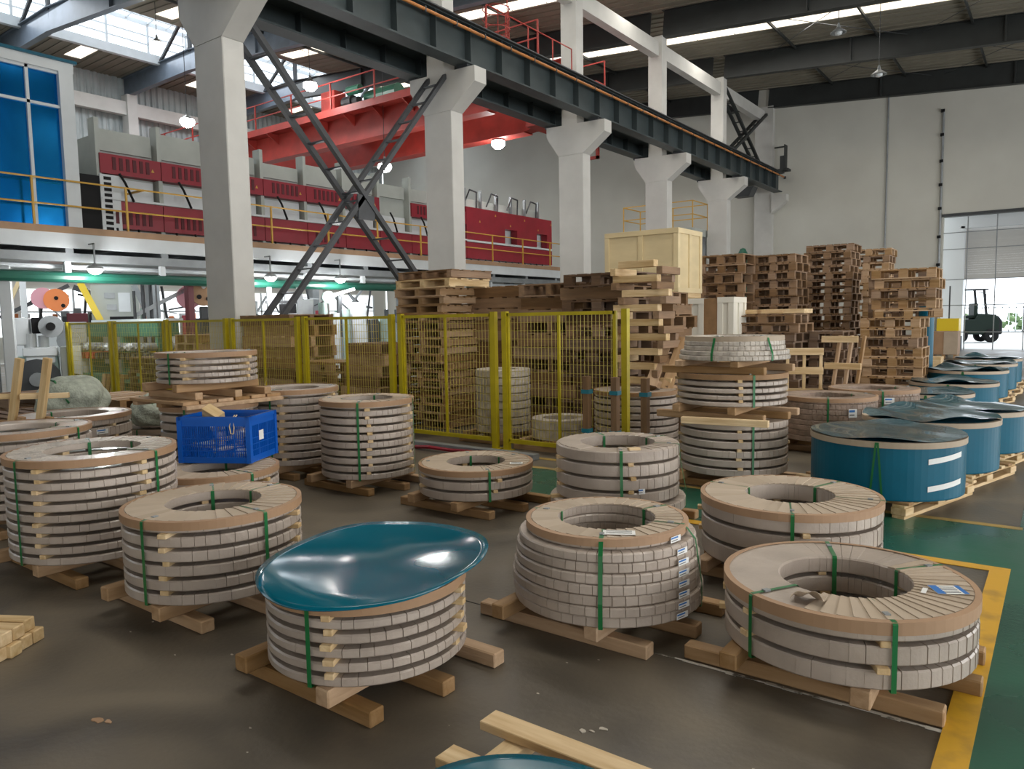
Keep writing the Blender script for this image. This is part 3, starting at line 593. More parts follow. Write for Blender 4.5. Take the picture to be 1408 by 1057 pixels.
# dark wall bracket box by the end wall crane stop
# ------------------------------------------------------------------ yellow machine fence
fz = 1.72; FY = 7.4
fn = thing('safety_fence', 'yellow safety fence of wire mesh panels standing behind the coil stacks', 'fence', (0, FY, 0))
px = [-17.7, -15.67, -13.56, -11.53, -9.58, -7.49, -5.68, -3.92]
dbl = (-15.67, -11.53, -9.58, -7.49, -5.68)
pmsh = MB().bb(-.035, .035, -.035, .035, 0, fz + .02).bb(-.07, .07, -.07, .07, 0, .012).mesh('post', 'fence_yellow')
for x in px:
    for dx in ((-.09, .09) if x in dbl else (0,)): link('post', pmsh, fn, (x + dx, 0, 0))
for a, b_ in zip(px, px[1:]):
    a += .13; b_ -= .13; f = MB()
    for x in (a, b_): f.bb(x - .02, x + .02, -.02, .02, .12, fz)
    f.bb((a + b_) / 2 - .015, (a + b_) / 2 + .015, -.015, .015, .12, fz)
    f.bb(a, b_, -.02, .02, fz - .04, fz); f.bb(a, b_, -.02, .02, .1, .15)
    pn = f.obj('panel_frame', 'fence_yellow', fn)
    w = MB(); x = a + .05
    while x < b_: w.box((x, 0, (fz + .12) / 2), (.0045, .0045, fz - .14)); x += .05
    z = .2
    while z < fz: w.box(((a + b_) / 2, 0, z), (b_ - a, .004, .004)); z += .1
    w.obj('wire_mesh', 'wire', pn, kind='stuff')

# ------------------------------------------------------------------ coil stacks
def coil_mesh(R, r, h, n, seed, m='wrap', sub=3, lip=.0, dense=False):
    rnd = random.Random(seed); b = .007
    ws = [rnd.uniform(.75, 1.25) for _ in range(n)]; tot = sum(ws); a = rnd.uniform(0, 6)
    vs = []; rings = 0
    g = .0035 / R
    for w in ws:
        da = 2 * PI * w / tot; off = rnd.uniform(.0005, .0035); tz = rnd.uniform(0, .0015)
        wd = math.cos(a + da - .45); q_ = 1 if dense or rnd.random() < .15 + .85 * max(0, wd) ** .6 else 0
        if not q_: off *= .3
        for k in range(sub + 1):
            t = k / sub; ang = a + (da - g) * t; o = off * (1 - t)
            prof = [(r + .0005, b), (r + b, 0), (R - b, 0), (R + o, b), (R + o, h - b), (R + o - b, h + tz * (1 - t)), (r + b, h + tz * (1 - t)), (r - o * .5, h - b)]
            for (q, z) in prof: vs.append((q * math.cos(ang), q * math.sin(ang), z))
            rings += 1
        ang = a + da - g * .5
        e = q_ * rnd.uniform(.5, 1)
        for (q, z) in [(r + .004 * e, b), (r + b, .003 * e), (R - b, .003 * e), (R - .007 * e, b), (R - .007 * e, h - b), (R - b - .003 * e, h - .006 * e), (r + b, h - .006 * e), (r + .004 * e, h - b)]:
            vs.append((q * math.cos(ang), q * math.sin(ang), z))
        rings += 1; a += da
    fs = []
    for i in range(rings):
        j = (i + 1) % rings
        for q in range(8): q2 = (q + 1) % 8; fs.append((i * 8 + q, j * 8 + q, j * 8 + q2, i * 8 + q2))
    me = bpy.data.meshes.new('coil'); me.from_pydata(vs, [], fs); me.materials.append(M[m]); return me
def strap_mesh(R, r, z0, zt, w=.021, m='strap'):
    # ribbon down the outside, over the top and down the bore, in the local xz plane
    pts = [(R - .12, z0 - .004), (R + .006, z0 - .004), (R + .0065, zt - .004), (R - .004, zt + .006), (r + .004, zt + .006), (r - .005, zt - .004), (r - .005, z0 + .0)]
    b = MB()
    for p, q in zip(pts, pts[1:]): b.bar((p[0], 0, p[1]), (q[0], 0, q[1]), w, .0025, up=(0, 1, 0)) if False else b.add(
        [(p[0], -w / 2, p[1]), (p[0], w / 2, p[1]), (q[0], w / 2, q[1]), (q[0], -w / 2, q[1])] , [(0, 1, 2, 3)])
    me = b.mesh('strap', m); return me
NCOIL = 0
def coil_stack(label, x, y, R, zs, r=.28, rings=None, ring=True, straps=(), spacers=(), rz=0, m='wrap', n=46, skid=True, skx=(-.37, .17), skl=(-.31, .05, .39), z0=.15,
               nolink=False, gap=.021, group=None, ringm='kraft', sk_m='wood', dxy=0, ringh=.042, skid_len=None, uplen=None):
    """zs = list of (height, radius) layers from the bottom up"""
    global NCOIL
    t = thing('coil_stack', label, 'coil stack', (x, y, 0), 0, group)
    rnd = random.Random(int(x * 1000 + y * 77))
    if skid:
        L = skid_len or R * 1.9 + .08
        for yy in skl: board('skid_timber', t, (L, .08, .07), (rnd.uniform(-.04, .0) - (.08 if yy < -.2 else -.02), yy, .035), sk_m, bevel=.006)
        for xx in skx: board('cross_timber', t, (uplen or R * 1.9, .08, z0 - .07 - .002), (xx, rnd.uniform(-.03, .03), .07 + (z0 - .07) / 2), sk_m, rz=PI / 2 + rnd.uniform(-.03, .03), bevel=.006)
    z = z0 + .001; tops = []
    for k, (h, Rk) in enumerate(zs):
        ox, oy = (rnd.uniform(-dxy, dxy), rnd.uniform(-dxy, dxy)) if dxy else (0, 0)
        me = coil_mesh(Rk, r, h - gap, n, NCOIL, m, dense=gap < .005); NCOIL += 1
        c = link('coil', me, t, (ox, oy, z), (0, 0, 0)); tops.append(z)
        for a in spacers:
            if gap > .005 and k < len(zs) - 1:
                ra = math.radians(a + rnd.uniform(-2.2, 2.2)); mid = (Rk + r) / 2 + .016
                board('spacer_block', t, (round(Rk - r + rnd.uniform(-.04, .025), 3), rnd.choice((.04, .05)), .026), (mid * math.cos(ra), mid * math.sin(ra), z + h - gap / 2), 'wood_pale', rz=ra, bevel=.002)
        z += h
    zt = z - gap; Rt = zs[-1][1]
    if ring:
        b = MB(); b.lathe([(Rt + .002, zt - ringh), (Rt + .007, zt - ringh), (Rt + .007, zt + .004), (Rt - .02, zt + .006), (Rt - .02, zt + .003), (Rt + .002, zt + .001)], 72, closed=True)
        b.obj('edge_ring', ringm, t, smooth=False)
    Ro = max(q[1] for q in zs)
    for a in straps:
        ra = math.radians(a)
        if abs(Ro - Rt) < .02: me = strap_mesh(Ro + .006, r, z0, zt)
        else:
            pts = [(Ro - .1, z0), (Ro + .008, z0), (Ro + .008, z0 + .3 * (zt - z0)), (zs[-2][1] + .012, zt - zs[-1][0] - .01), (Rt + .008, zt - .01), (Rt - .004, zt + .006), (r + .004, zt + .006), (r - .005, zt - .004), (r - .005, z0)]
            b = MB()
            for p, q in zip(pts, pts[1:]): b.add([(p[0], -.011, p[1]), (p[0], .011, p[1]), (q[0], .011, q[1]), (q[0], -.011, q[1])], [(0, 1, 2, 3)])
            me = b.mesh('strap', 'strap')
        link('strap', me, t, (0, 0, 0), (0, 0, ra))
        k = MB().bb(Rt - .09, Rt - .06, -.012, .012, zt + .004, zt + .012).mesh('strap_seal', 'steel_grey'); link('strap_seal', k, t, (0, 0, 0), (0, 0, ra))
    return t, zt
def folds(t, R, r, zt, a0, a1, n=16, m='kraft_pale'):
    """wrapping paper folded over the top face in a fan of overlapping sheets"""
    for k in range(n):
        a = math.radians(a0 + (a1 - a0) * k / n); da = math.radians((a1 - a0) / n) * 1.12
        z = zt + .002
        vs = [(r * math.cos(a), r * math.sin(a), z + .006), ((R - .022) * math.cos(a), (R - .022) * math.sin(a), z + .006), ((R - .022) * math.cos(a + da), (R - .022) * math.sin(a + da), z + .0005), (r * math.cos(a + da), r * math.sin(a + da), z + .0005)]
        vs += [(v[0], v[1], z - .003) for v in vs]
        MB().add(vs, [(0, 1, 2, 3), (4, 5, 6, 7), (0, 1, 5, 4), (1, 2, 6, 5), (2, 3, 7, 6), (3, 0, 4, 7)]).obj('wrap_fold', m, t)
def L(n, h, R): return [(h, R)] * n
def cd(x, y):  # direction from the stack to the viewer, degrees
    return math.degrees(math.atan2(-y, -x))
# front stacks
S1, z1 = coil_stack('six-layer grey coil stack under the big curled blue sheet, front left', -2.58, 2.31, .455, L(6, .061, .455), r=.25, ring=True, straps=(-74, 60, 170), spacers=(-62, 20, 165, 100), n=44)
folds(S1, .455, .25, z1, 0, 360, 40)
S2, z2 = coil_stack('six-layer coil stack with brown rim between the tall left stack and the blue-sheeted one', -4.03, 2.43, .495, L(6, .079, .495), r=.27, straps=(-77, 95, 150, 0), spacers=(-63, 30, 160, 100), n=48)
folds(S2, .495, .27, z2, 0, 360, 36)
S3, z3 = coil_stack('tall ten-layer coil stack at left with green strap and loose paper on top', -5.36, 2.35, .52, L(10, .068, .52), r=.3, straps=(-78, 20, 100, 160), spacers=(-62, 10, 100, 190), n=46)
folds(S3, .52, .3, z3, 20, 300, 26, 'wrap_light')
S4, z4 = coil_stack('coil stack cut off by the left picture edge behind the tall one', -7.02, 2.49, .54, L(9, .076, .54), r=.3, straps=(30, 90, 200), spacers=(-60, 20, 110), n=46)
S5, z5 = coil_stack('coil stack with wide brown rim at left behind the tall one, loose film around it', -8.51, 3.57, .54, L(5, .118, .54), r=.32, straps=(-40, 60, 200), spacers=(-60, 20, 110), n=50)
S6, z6 = coil_stack('low coil ring stack half hidden between the green bags and blue crate', -9.08, 4.9, .5, L(3, .088, .5), r=.3, straps=(-70, 60), spacers=(-60, 20, 110), n=40, ringm='kraft_pale')
S2b, z2b = coil_stack('coil stack carrying the blue plastic crate', -5.55, 3.38, .49, L(4, .088, .49), r=.26, straps=(0, 130), spacers=(-60, 20, 110), n=46)
folds(S2b, .49, .26, z2b, 0, 360, 36)
S7, z7 = coil_stack('tall narrow coil stack under a wooden pallet behind the blue crate', -6.9, 4.17, .46, L(9, .081, .46), r=.28, straps=(-60, 60), spacers=(-52, 20, 110), n=46)
S8, z8 = coil_stack('tall coil stack just right of the blue crate, partly hidden by its neighbour', -6.78, 5.12, .46, L(10, .081, .46), r=.26, straps=(-70, 60), spacers=(-56, 20, 110), n=44)
S9, z9 = coil_stack('ten-layer coil stack with strap and spacer column in front of the yellow fence', -5.58, 5.07, .46, L(10, .0755, .46), r=.26, straps=(-53, 30, 120, 210), spacers=(-41, 20, 180, 120), n=46)
folds(S9, .46, .26, z9, 0, 360, 30)
S10, z10 = coil_stack('low three-layer coil stack standing alone in front of the fence', -4.16, 5.04, .50, L(3, .089, .50), r=.26, straps=(-38, 75, 140, 215), spacers=(-30, 60, 150, 240), n=50)
folds(S10, .50, .26, z10, 0, 360, 34)
S11, z11 = coil_stack('pale five-layer coil stack without rim and a wider bottom coil, centre', -2.87, 5.27, .49, [(.10, .54)] + L(4, .105, .49), r=.3, ring=False, straps=(-58, 65, 140, 15), spacers=(-48, 60, 150, 230), n=42)
folds(S11, .49, .3, z11, -60, 260, 30, 'wrap')
S12, z12 = coil_stack('wide tapering coil stack of eight tight layers with white paper on its rim, front centre', -1.97, 3.49, .5, [(.055, .505), (.052, .51), (.052, .505), (.053, .50), (.052, .492), (.05, .485), (.05, .472), (.056, .43)], r=.265, straps=(-64, 66, 190, 10), spacers=(), gap=.002, n=48, dxy=.006, m='wrap', ringh=.036)
folds(S12, .43, .265, z12, 0, 360, 36)
S13, z13 = coil_stack('three-layer coil stack with brown rim at right, behind the frontmost one', -1.37, 4.78, .54, L(3, .128, .54), r=.27, straps=(-72, 70, 175, 10), spacers=(-66, 30, 120, 200), n=52)
folds(S13, .54, .27, z13, 0, 360, 40)
S14, z14 = coil_stack('low three-layer coil stack nearest on the right, blue and white label on top', -.78, 3.62, .535, L(3, .1, .535), r=.285, straps=(-58, -121, 112, 50), spacers=(-62, -124, 55, 120, 200), n=54, ringh=.05)
folds(S14, .535, .285, z14, -95, 60, 22)
folds(S14, .535, .285, z14, 60, 265, 3, 'wrap') if False else None
# middle right tower of three bundles
S15, z15 = coil_stack('lowest bundle of the three-tier coil tower right of centre, six layers', -2.6, 7.15, .51, L(6, .087, .51), r=.28, ring=False, straps=(-50, 60, 180), spacers=(-62, 30, 120, 210), n=46)
S15b, z15b = coil_stack('middle bundle of the three-tier coil tower, five layers on pale timbers', -2.62, 7.15, .52, L(5, .062, .52), r=.28, ring=True, ringm='board_brown', straps=(-48, 60, 180), spacers=(-60, 30, 120, 210), n=46, z0=.15)
S15b.location.z = z15 + .002
S15c, z15c = coil_stack('topmost bundle of the three-tier coil tower, pale tight layers', -2.6, 7.15, .49, [(.045, .52), (.045, .51), (.045, .475), (.045, .47), (.04, .46)], r=.28, ring=True, ringm='kraft_pale', gap=.001, straps=(-92, -30), n=60, m='wrap_light', z0=.13, skl=(-.3, .3))
S15c.location.z = z15 + z15b + .004
board('pale_timber', S15b, (.78, .07, .06), (.16, -.62, .03), 'wood_pale', rz=.12)
S16, z16 = coil_stack('brown film-wrapped coil stack left of the front blue coil', -2.30, 9.56, .55, L(8, .064, .55), r=.3, straps=(-76, 40), gap=.001, n=56, m='wrap_brown')
S17, z17 = coil_stack('brown film-wrapped coil stack behind, nearest the pallet towers', -2.0, 10.66, .54, L(7, .074, .54), r=.3, straps=(-68, 40), gap=.001, n=56, m='wrap_brown')
# behind the fence
S18, z18 = coil_stack('coil stack behind the blue-taped timber frame at the fence end', -4.13, 8.06, .50, L(8, .081, .50), r=.28, straps=(), spacers=(), n=44, ring=True, ringm='board_brown')
S19, z19 = coil_stack('tall film-wrapped coil stack behind the fence, at the double post', -6.1, 8.0, .37, L(8, .105, .37), r=.2, straps=(), gap=.012, n=40, m='wrap_light', ring=False)
S21, z21 = coil_stack('low film-wrapped coil pair behind the fence right panel', -5.08, 7.88, .38, L(2, .13, .38), r=.24, straps=(), gap=.01, n=60, m='wrap_light', ring=False)
# upper tier on S7
bp = thing('wooden_platform', 'wooden board deck between two coil bundles behind the blue crate', 'pallet', (-6.9, 4.17, z7 + .005))
for k in range(6): board('deck_board', bp, (.98, .16, .03), (-.05, -.45 + k * .18, .055), 'wood')
for k in (-.45, 0, .45): board('bearer', bp, (.08, 1.05, .038), (k, 0, .02), 'wood')
S7b, z7b = coil_stack('upper five-layer coil bundle on the wooden deck behind the blue crate', -6.9, 4.17, .47, L(5, .062, .47), r=.28, straps=(-76, 60), spacers=(-58, 20, 110), n=50, skid=True, z0=.15, skid_len=.86, uplen=.9)
S7b.location.z = z7 + .075
# lattice lips: big curled blue sheet on S1
def sheet(name, label, x, y, z, R, fx, m, nr=14, na=72, thick=.004, cx=0, cy=0, ex=1, rz=0):
    vs = []; 
    for i in range(nr + 1):
        for k in range(na):
            a = 2 * PI * k / na; q = R * i / nr; px_, py_ = q * math.cos(a) * ex, q * math.sin(a)
            vs.append((px_, py_, fx(px_, py_, q / R, a)))
    fs = [(i * na + k, (i + 1) * na + k, (i + 1) * na + (k + 1) % na, i * na + (k + 1) % na) for i in range(nr) for k in range(na)]
    b = MB(); b.v = vs; b.f = fs; me = b.mesh(name, m, smooth=True); bm_ = bmesh.new(); bm_.from_mesh(me); bmesh.ops.remove_doubles(bm_, verts=bm_.verts, dist=1e-4); bm_.to_mesh(me); bm_.free()
    o = link(name, me, None, (x, y, z), (0, 0, rz), label=label, cat='sheet'); md = o.modifiers.new('solid', 'SOLIDIFY'); md.thickness = thick; return o
def fx1(px_, py_, q, a):
    z = .022 + .075 * max(0, math.cos(a - .62)) ** 1.5 * q ** 2.4 + .055 * max(0, math.cos(a - 2.35)) ** 2 * q ** 2
    z -= .04 * max(0, math.cos(a + 1.35)) ** 2 * max(0, q - .8) * 5 * .4
    return z + .006 * math.sin(px_ * 8 + 1) * math.cos(py_ * 7) * q + .004 * math.sin(px_ * 3 + py_ * 13) * q
sheet('cover_sheet', 'big glossy curled blue sheet lying on the front left coil stack', -2.545, 2.33, z1, .53, fx1, 'sheet_blue', ex=1.0, cx=0)
# paper labels
def label_on(t, a, R, z, w, h, tilt=0, blue=True):
    ra = math.radians(a)
    o = MB().box((0, 0, 0), (w, h, .0012)).obj('paper_label', 'paper', t, (R * math.cos(ra), R * math.sin(ra), z)); o.rotation_euler = (0, 0, tilt)
    if blue:
        MB().box((-w / 2 + .018, 0, .001), (.034, h, .0012)).obj('label_stripe', 'label_blue', o); MB().box((w / 2 - .01, 0, .001), (.02, h, .0012)).obj('label_stripe', 'label_blue', o)
        g = MB()
        for k in range(5): g.box((.004, -h / 2 + .015 + k * .016, .001), (w * .5, .0035, .0012))
        g.obj('label_print', 'steel_dark', o)
    else:
        g = MB()
        for k in range(4): g.box((0, -h / 2 + .02 + k * .018, .001), (w * .8, .003, .0012))
        g.obj('label_print', 'steel_dark', o)
    return o
label_on(S14, 5, .415, z14 + .011, .13, .1, .55)
MB().box((0, 0, 0), (.02, .07, .0012)).obj('paper_label', 'paper', S14, (.33, -.03, z14 + .011))
label_on(S12, -50, .345, z12 + .011, .16, .075, .5, False)
label_on(S10, 10, .4, z10 + .011, .11, .08, .6, False)
def side_label(t, a, R, z, w=.1, h=.035):
    ra = math.radians(a); o = MB().box((0, 0, 0), (.0015, w, h)).obj('side_label', 'paper', t, (R * math.cos(ra), R * math.sin(ra), z)); o.rotation_euler = (0, 0, ra)
    MB().box((.001, -.01, h / 4), (.001, w * .7, h * .25)).obj('label_stripe', 'label_blue', o); MB().box((.001, -.01, -h / 5), (.001, w * .6, h * .12)).obj('label_print', 'steel_dark', o)
for k, (zz, Rr) in enumerate([(.175, .518), (.228, .522), (.28, .518), (.33, .512), (.382, .505), (.434, .498), (.484, .486), (.535, .442)]): side_label(S12, -15 + k * .8, Rr + .002, zz, .085, .03)
side_label(S11, -40, .497, .35, .05, .04); side_label(S5, 3, .548, .56, .12, .05); side_label(S17, -60, .55, .55, .12, .08); side_label(S16, -48, .56, .5, .1, .1)
# torn paper flap on S14, pale chips
b = MB(); n_ = 14
vs = []
for i in range(n_ + 1):
    for j in range(5):
        u, v = i / n_, j / 4; vs.append((-.06 + .13 * u, -.05 + .09 * v, .004 + .05 * math.sin(u * 2.6) * (1 - v) ** 1.5 + .01 * math.sin(9 * u + 5 * v)))
b.add(vs, [(i * 5 + j, (i + 1) * 5 + j, (i + 1) * 5 + j + 1, i * 5 + j + 1) for i in range(n_) for j in range(4)])
o = b.obj('torn_paper_flap', 'kraft_pale', S14, (-.06, -.40, z14 + .01)); o.modifiers.new('s', 'SOLIDIFY').thickness = .002
for (t, a, R, z) in ((S11, -45, .44, z11), ): board('wood_chip', t, (.09, .045, .02), (R * math.cos(math.radians(a)), R * math.sin(math.radians(a)), z + .014), 'wood_pale', rz=.8)
# ------------------------------------------------------------------ blue film coils on wooden skids
random.seed(9)
def blue_coil(label, x, y, R, h, lab=False, crumple=.02, pw=1.5, grp=None, pof=(-.02, .08)):
    t = thing('blue_coil', label, 'coil', (x, y, 0), 0)
    pr = math.radians(-16); ox, oy = pof
    def W_(lx, ly, z): return (ox + lx * math.cos(pr) - ly * math.sin(pr), oy + lx * math.sin(pr) + ly * math.cos(pr), z)
    for k in (-.52, 0, .52):
        board('skid_beam', t, (1.3, .1, .03), W_(k, 0, .015), 'wood_pale', rz=PI / 2 + pr, bevel=.004)
        for q in (-.58, 0, .58): board('skid_block', t, (.14, .12, .06), W_(k, q, .06), 'wood_pale', rz=PI / 2 + pr, bevel=.004)
        board('skid_beam', t, (1.3, .1, .025), W_(k, 0, .1025), 'wood_pale', rz=PI / 2 + pr, bevel=.004)
    n = 8
    for k in range(n): board('deck_board', t, (1.2, .09, .025), W_(0, -.6 + k * 1.2 / (n - 1), .1275), 'wood_pale' if k % 3 else 'wood', rz=pr, bevel=.004)
    z0 = .142; zt = z0 + h
    MB().lathe([(.25, z0), (R, z0), (R + .003, z0 + .01), (R + .003, zt - .04), (R, zt), (.25, zt)], 72, closed=True).obj('coil_body', 'film_blue', t, smooth=False)
    MB().lathe([(R + .004, zt - .045), (R + .012, zt - .045), (R + .012, zt + .003), (R - .03, zt + .004)], 72).obj('edge_ring', 'kraft_pale', t)
    rnd = random.Random(label); ph = [rnd.uniform(0, 6) for _ in range(6)]
    nr, na = 16, 80; vs = []
    for i in range(nr + 1):
        for k in range(na):
            a = 2 * PI * k / na; q = (R + .008) * i / nr
            X, Y = q * math.cos(a), q * math.sin(a)
            zz = .012 + crumple * (math.sin(X * 9 + ph[0] + 2 * math.sin(Y * 5)) * .3 + math.sin(Y * 11 + ph[1] + X * 4) * .3 + .5 * abs(math.sin(X * 4 + Y * 6 + ph[2]))) * (q / R) + crumple * 1.6 * max(0, math.cos(2 * a + ph[3])) ** 4 * (i / nr) ** 4
            vs.append((X, Y, zt + zz))
    b = MB(); b.v = vs; b.f = [(i * na + k, (i + 1) * na + k, (i + 1) * na + (k + 1) % na, i * na + (k + 1) % na) for i in range(nr) for k in range(na)]
    b.obj('film_cover', 'film_top', t, smooth=True)
    ra = math.radians(cd(x, y) - 6)
    for s in (-.035, .035):
        b = MB()
        p = [((R + .008) * math.cos(ra + s * 2.2), (R + .008) * math.sin(ra + s * 2.2), z0), ((R + .018) * math.cos(ra + s * .3), (R + .018) * math.sin(ra + s * .3), zt)]
        tn = Vector((-math.sin(ra), math.cos(ra), 0)) * .008
        b.add([Vector(p[0]) - tn, Vector(p[0]) + tn, Vector(p[1]) + tn, Vector(p[1]) - tn], [(0, 1, 2, 3)]); b.obj('strap', 'strap', t)
    if lab:
        for z in (zt - .13, z0 + .12):
            b = MB(); n = 10
            for k in range(n + 1):
                a = math.radians(-50 + k * 3.4); zz = z + (k - 5) * .004
                b.v += [((R + .008) * math.cos(a), (R + .008) * math.sin(a), zz - .022), ((R + .008) * math.cos(a), (R + .008) * math.sin(a), zz + .022)]
            b.f = [(2 * k, 2 * k + 2, 2 * k + 3, 2 * k + 1) for k in range(n)]; b.obj('white_label', 'paper', t)
    return t
blue_coil('nearest blue film coil on a pale skid, two white labels', -1.22, 7.09, .60, .47, True, .012, pof=(-.12, .2))
blue_coil('second blue film coil in the right row, cover crumpled open', -1.06, 8.42, .60, .47, False, .03)
blue_coil('third blue film coil, at the right edge of the picture, dark gap under cover', -.88, 9.72, .59, .43, False, .03)
blue_coil('small blue coil with pale rim between the brown stack and the row', -1.56, 12.42, .55, .33, False, .02, 1.2)
blue_coil('blue film coil with pale rim in front of the crumpled far group', -1.42, 13.81, .62, .38, False, .03, 1.3)
blue_coil('far blue coil, third from the far end, crumpled cover', -1.39, 15.6, .62, .46, False, .04, 1.3)
blue_coil('far blue coil, second from the far end', -1.34, 17.3, .62, .48, False, .035, 1.3)
blue_coil('last blue coil of the row, nearest the forklift', -1.33, 19.1, .62, .48, False, .035, 1.3)
t = thing('film_roll', 'tall standing roll of blue film beside the right pallet tower', 'roll', (-2.13, 16.1, 0))
MB().tube((0, 0, 0), (0, 0, 1.75), .13, 20).obj('film', 'film_blue', t, smooth=False); MB().tube((0, 0, 1.75), (0, 0, 1.8), .05, 12).obj('core', 'kraft', t)
# ------------------------------------------------------------------ pallets
ORD = ['topmost', 'second', 'third', 'fourth', 'fifth', 'sixth', 'seventh', 'eighth', 'ninth', 'tenth', 'eleventh', 'twelfth', 'thirteenth', 'fourteenth', 'fifteenth', 'sixteenth', 'seventeenth', 'eighteenth', 'nineteenth', 'twentieth', 'twenty-first', 'twenty-second']
def pallet(x, y, z, w, d, h, rz, label, group, style='block', m='wood', nb=5, rot=None):
    t = thing('wooden_pallet', label, 'pallet', (x, y, z), rz, group)
    if rot: t.rotation_euler = rot
    tb = .018
    if style == 'block':          # deck boards, nine blocks, bottom boards
        bw = w / nb * .78
        for k in range(nb): board('deck_board', t, (d, bw, tb), (-w / 2 + bw / 2 + k * (w - bw) / (nb - 1), 0, h - tb / 2), m, rz=PI / 2, bevel=0)
        for yy in (-d / 2 + .05, 0, d / 2 - .05):
            board('cross_board', t, (w, .1, tb), (0, yy, h - tb * 1.5), m, bevel=0)
            for xx in (-w / 2 + .07, 0, w / 2 - .07): board('block', t, (.14, .1, h - tb * 3), (xx, yy, h / 2 - tb * .5), m, bevel=0)
            board('bottom_board', t, (w, .1, tb), (0, yy, tb / 2), m, bevel=0)
    elif style == 'bearer':       # three bearers along y under boards along x
        for xx in (-w / 2 + .06, 0, w / 2 - .06): board('bearer', t, (d, .085, h - tb * 2), (xx, 0, h / 2), m, rz=PI / 2, bevel=0)
        for k in range(nb): board('deck_board', t, (w, d / nb * .72, tb), (0, -d / 2 + d / nb * .36 + k * (d - d / nb * .72) / (nb - 1), h - tb / 2), m, bevel=0)
        for yy in (-d / 2 + .06, d / 2 - .06): board('bottom_board', t, (w, .1, tb), (0, yy, tb / 2), m, bevel=0)
    elif style == 'wide':         # bearers along x: a long timber shows at the front
        for yy in (-d / 2 + .045, 0, d / 2 - .045): board('bearer', t, (w, .09, h - tb), (0, yy, (h - tb) / 2), m, bevel=.002)
        for k in range(nb): board('deck_board', t, (d, w / nb * .7, tb), (-w / 2 + w / nb * .35 + k * (w - w / nb * .7) / (nb - 1), 0, h - tb / 2), m, rz=PI / 2, bevel=0)
    return t
def tower(where, x, y, n, w, d, h, style='block', m='wood', z0=0, jit=.04, jr=.04, nb=5, grp=None, mix=None):
    rnd = random.Random(where); z = z0
    for k in range(n):
        st = mix[k % len(mix)] if mix else style
        q = n - 1 - k
        pallet(x + rnd.uniform(-jit, jit), y + rnd.uniform(-jit, jit), z + .001, w, d, h, rnd.uniform(-jr, jr) + (PI if rnd.random() < .3 else 0),
               '%s pallet from the top of %s' % (ORD[q], where) if q else 'topmost wooden pallet of %s' % where, 'pallets in ' + where, st, m if rnd.random() < .8 else 'wood_old', nb)
        z += h
    return z
z = tower('the right pallet tower beside the blue roll', -2.47, 14.95, 9, .95, .95, .172, jit=.03, nb=7)
pallet(-2.3, 14.95, z + .001, 1.05, .95, .15, .22, 'skewed wooden pallet in the middle of the right pallet tower', None, 'block', 'wood')
tower('the right pallet tower above the skewed one', -2.28, 15.0, 4, 1.0, .95, .175, z0=z + .155, jit=.05, nb=7)
tower('the tallest middle pallet tower by the pipe', -4.15, 17.45, 21, .95, .9, .148, m='wood_old', nb=7)
tower('the tower behind the tallest one', -3.75, 19.2, 20, .95, .9, .155, m='wood', nb=7)
tower('the dark pallet tower left of the tallest', -4.78, 15.75, 17, .9, .9, .167, m='wood_old', nb=7)
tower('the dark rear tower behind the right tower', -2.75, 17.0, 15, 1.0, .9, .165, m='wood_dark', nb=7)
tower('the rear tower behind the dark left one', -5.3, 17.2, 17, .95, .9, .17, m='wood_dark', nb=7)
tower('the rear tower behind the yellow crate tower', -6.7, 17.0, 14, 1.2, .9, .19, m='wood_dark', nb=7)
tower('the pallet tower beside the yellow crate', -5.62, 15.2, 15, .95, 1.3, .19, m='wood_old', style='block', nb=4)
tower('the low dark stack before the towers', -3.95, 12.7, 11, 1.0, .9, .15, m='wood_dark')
z = 1.66
for k, (dx, dy) in enumerate([(-.3, 0), (.05, .0), (.38, .02)]): board('loose_plank', None, (.42, .5, .07), (-3.95 + dx, 12.6 + dy, z + .035), 'wood_pale', label='pale plank end lying on the low dark pallet stack, %s of three' % ('left', 'middle', 'right')[k], cat='plank')
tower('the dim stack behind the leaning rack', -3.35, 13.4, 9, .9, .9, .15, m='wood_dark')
# behind the fence
tower('the end-grain stack below the second column', -7.9, 8.75, 17, 1.0, .9, .125, style='bearer', nb=6, jit=.05)
z = 17 * .125
tower('the top layer above the end-grain stack', -7.75, 8.7, 2, 1.15, .9, .13, style='bearer', z0=z, nb=4, m='wood_pale')
tower('the wide stack behind the fence post', -7.0, 9.45, 13, 1.15, .9, .165, style='wide', m='wood_old', jit=.06)
tower('the open-ended stack behind the middle fence', -5.95, 9.3, 12, 1.05, .9, .178, mix=['wide', 'wide', 'bearer'], m='wood_old', jit=.06, nb=4)
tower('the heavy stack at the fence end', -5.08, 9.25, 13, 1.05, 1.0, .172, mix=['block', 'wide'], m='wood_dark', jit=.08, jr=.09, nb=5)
tower('the narrow stack left of the white crates', -4.62, 9.75, 12, .6, .8, .165, mix=['bearer', 'wide'], m='wood_old', jit=.08, jr=.15, nb=4)
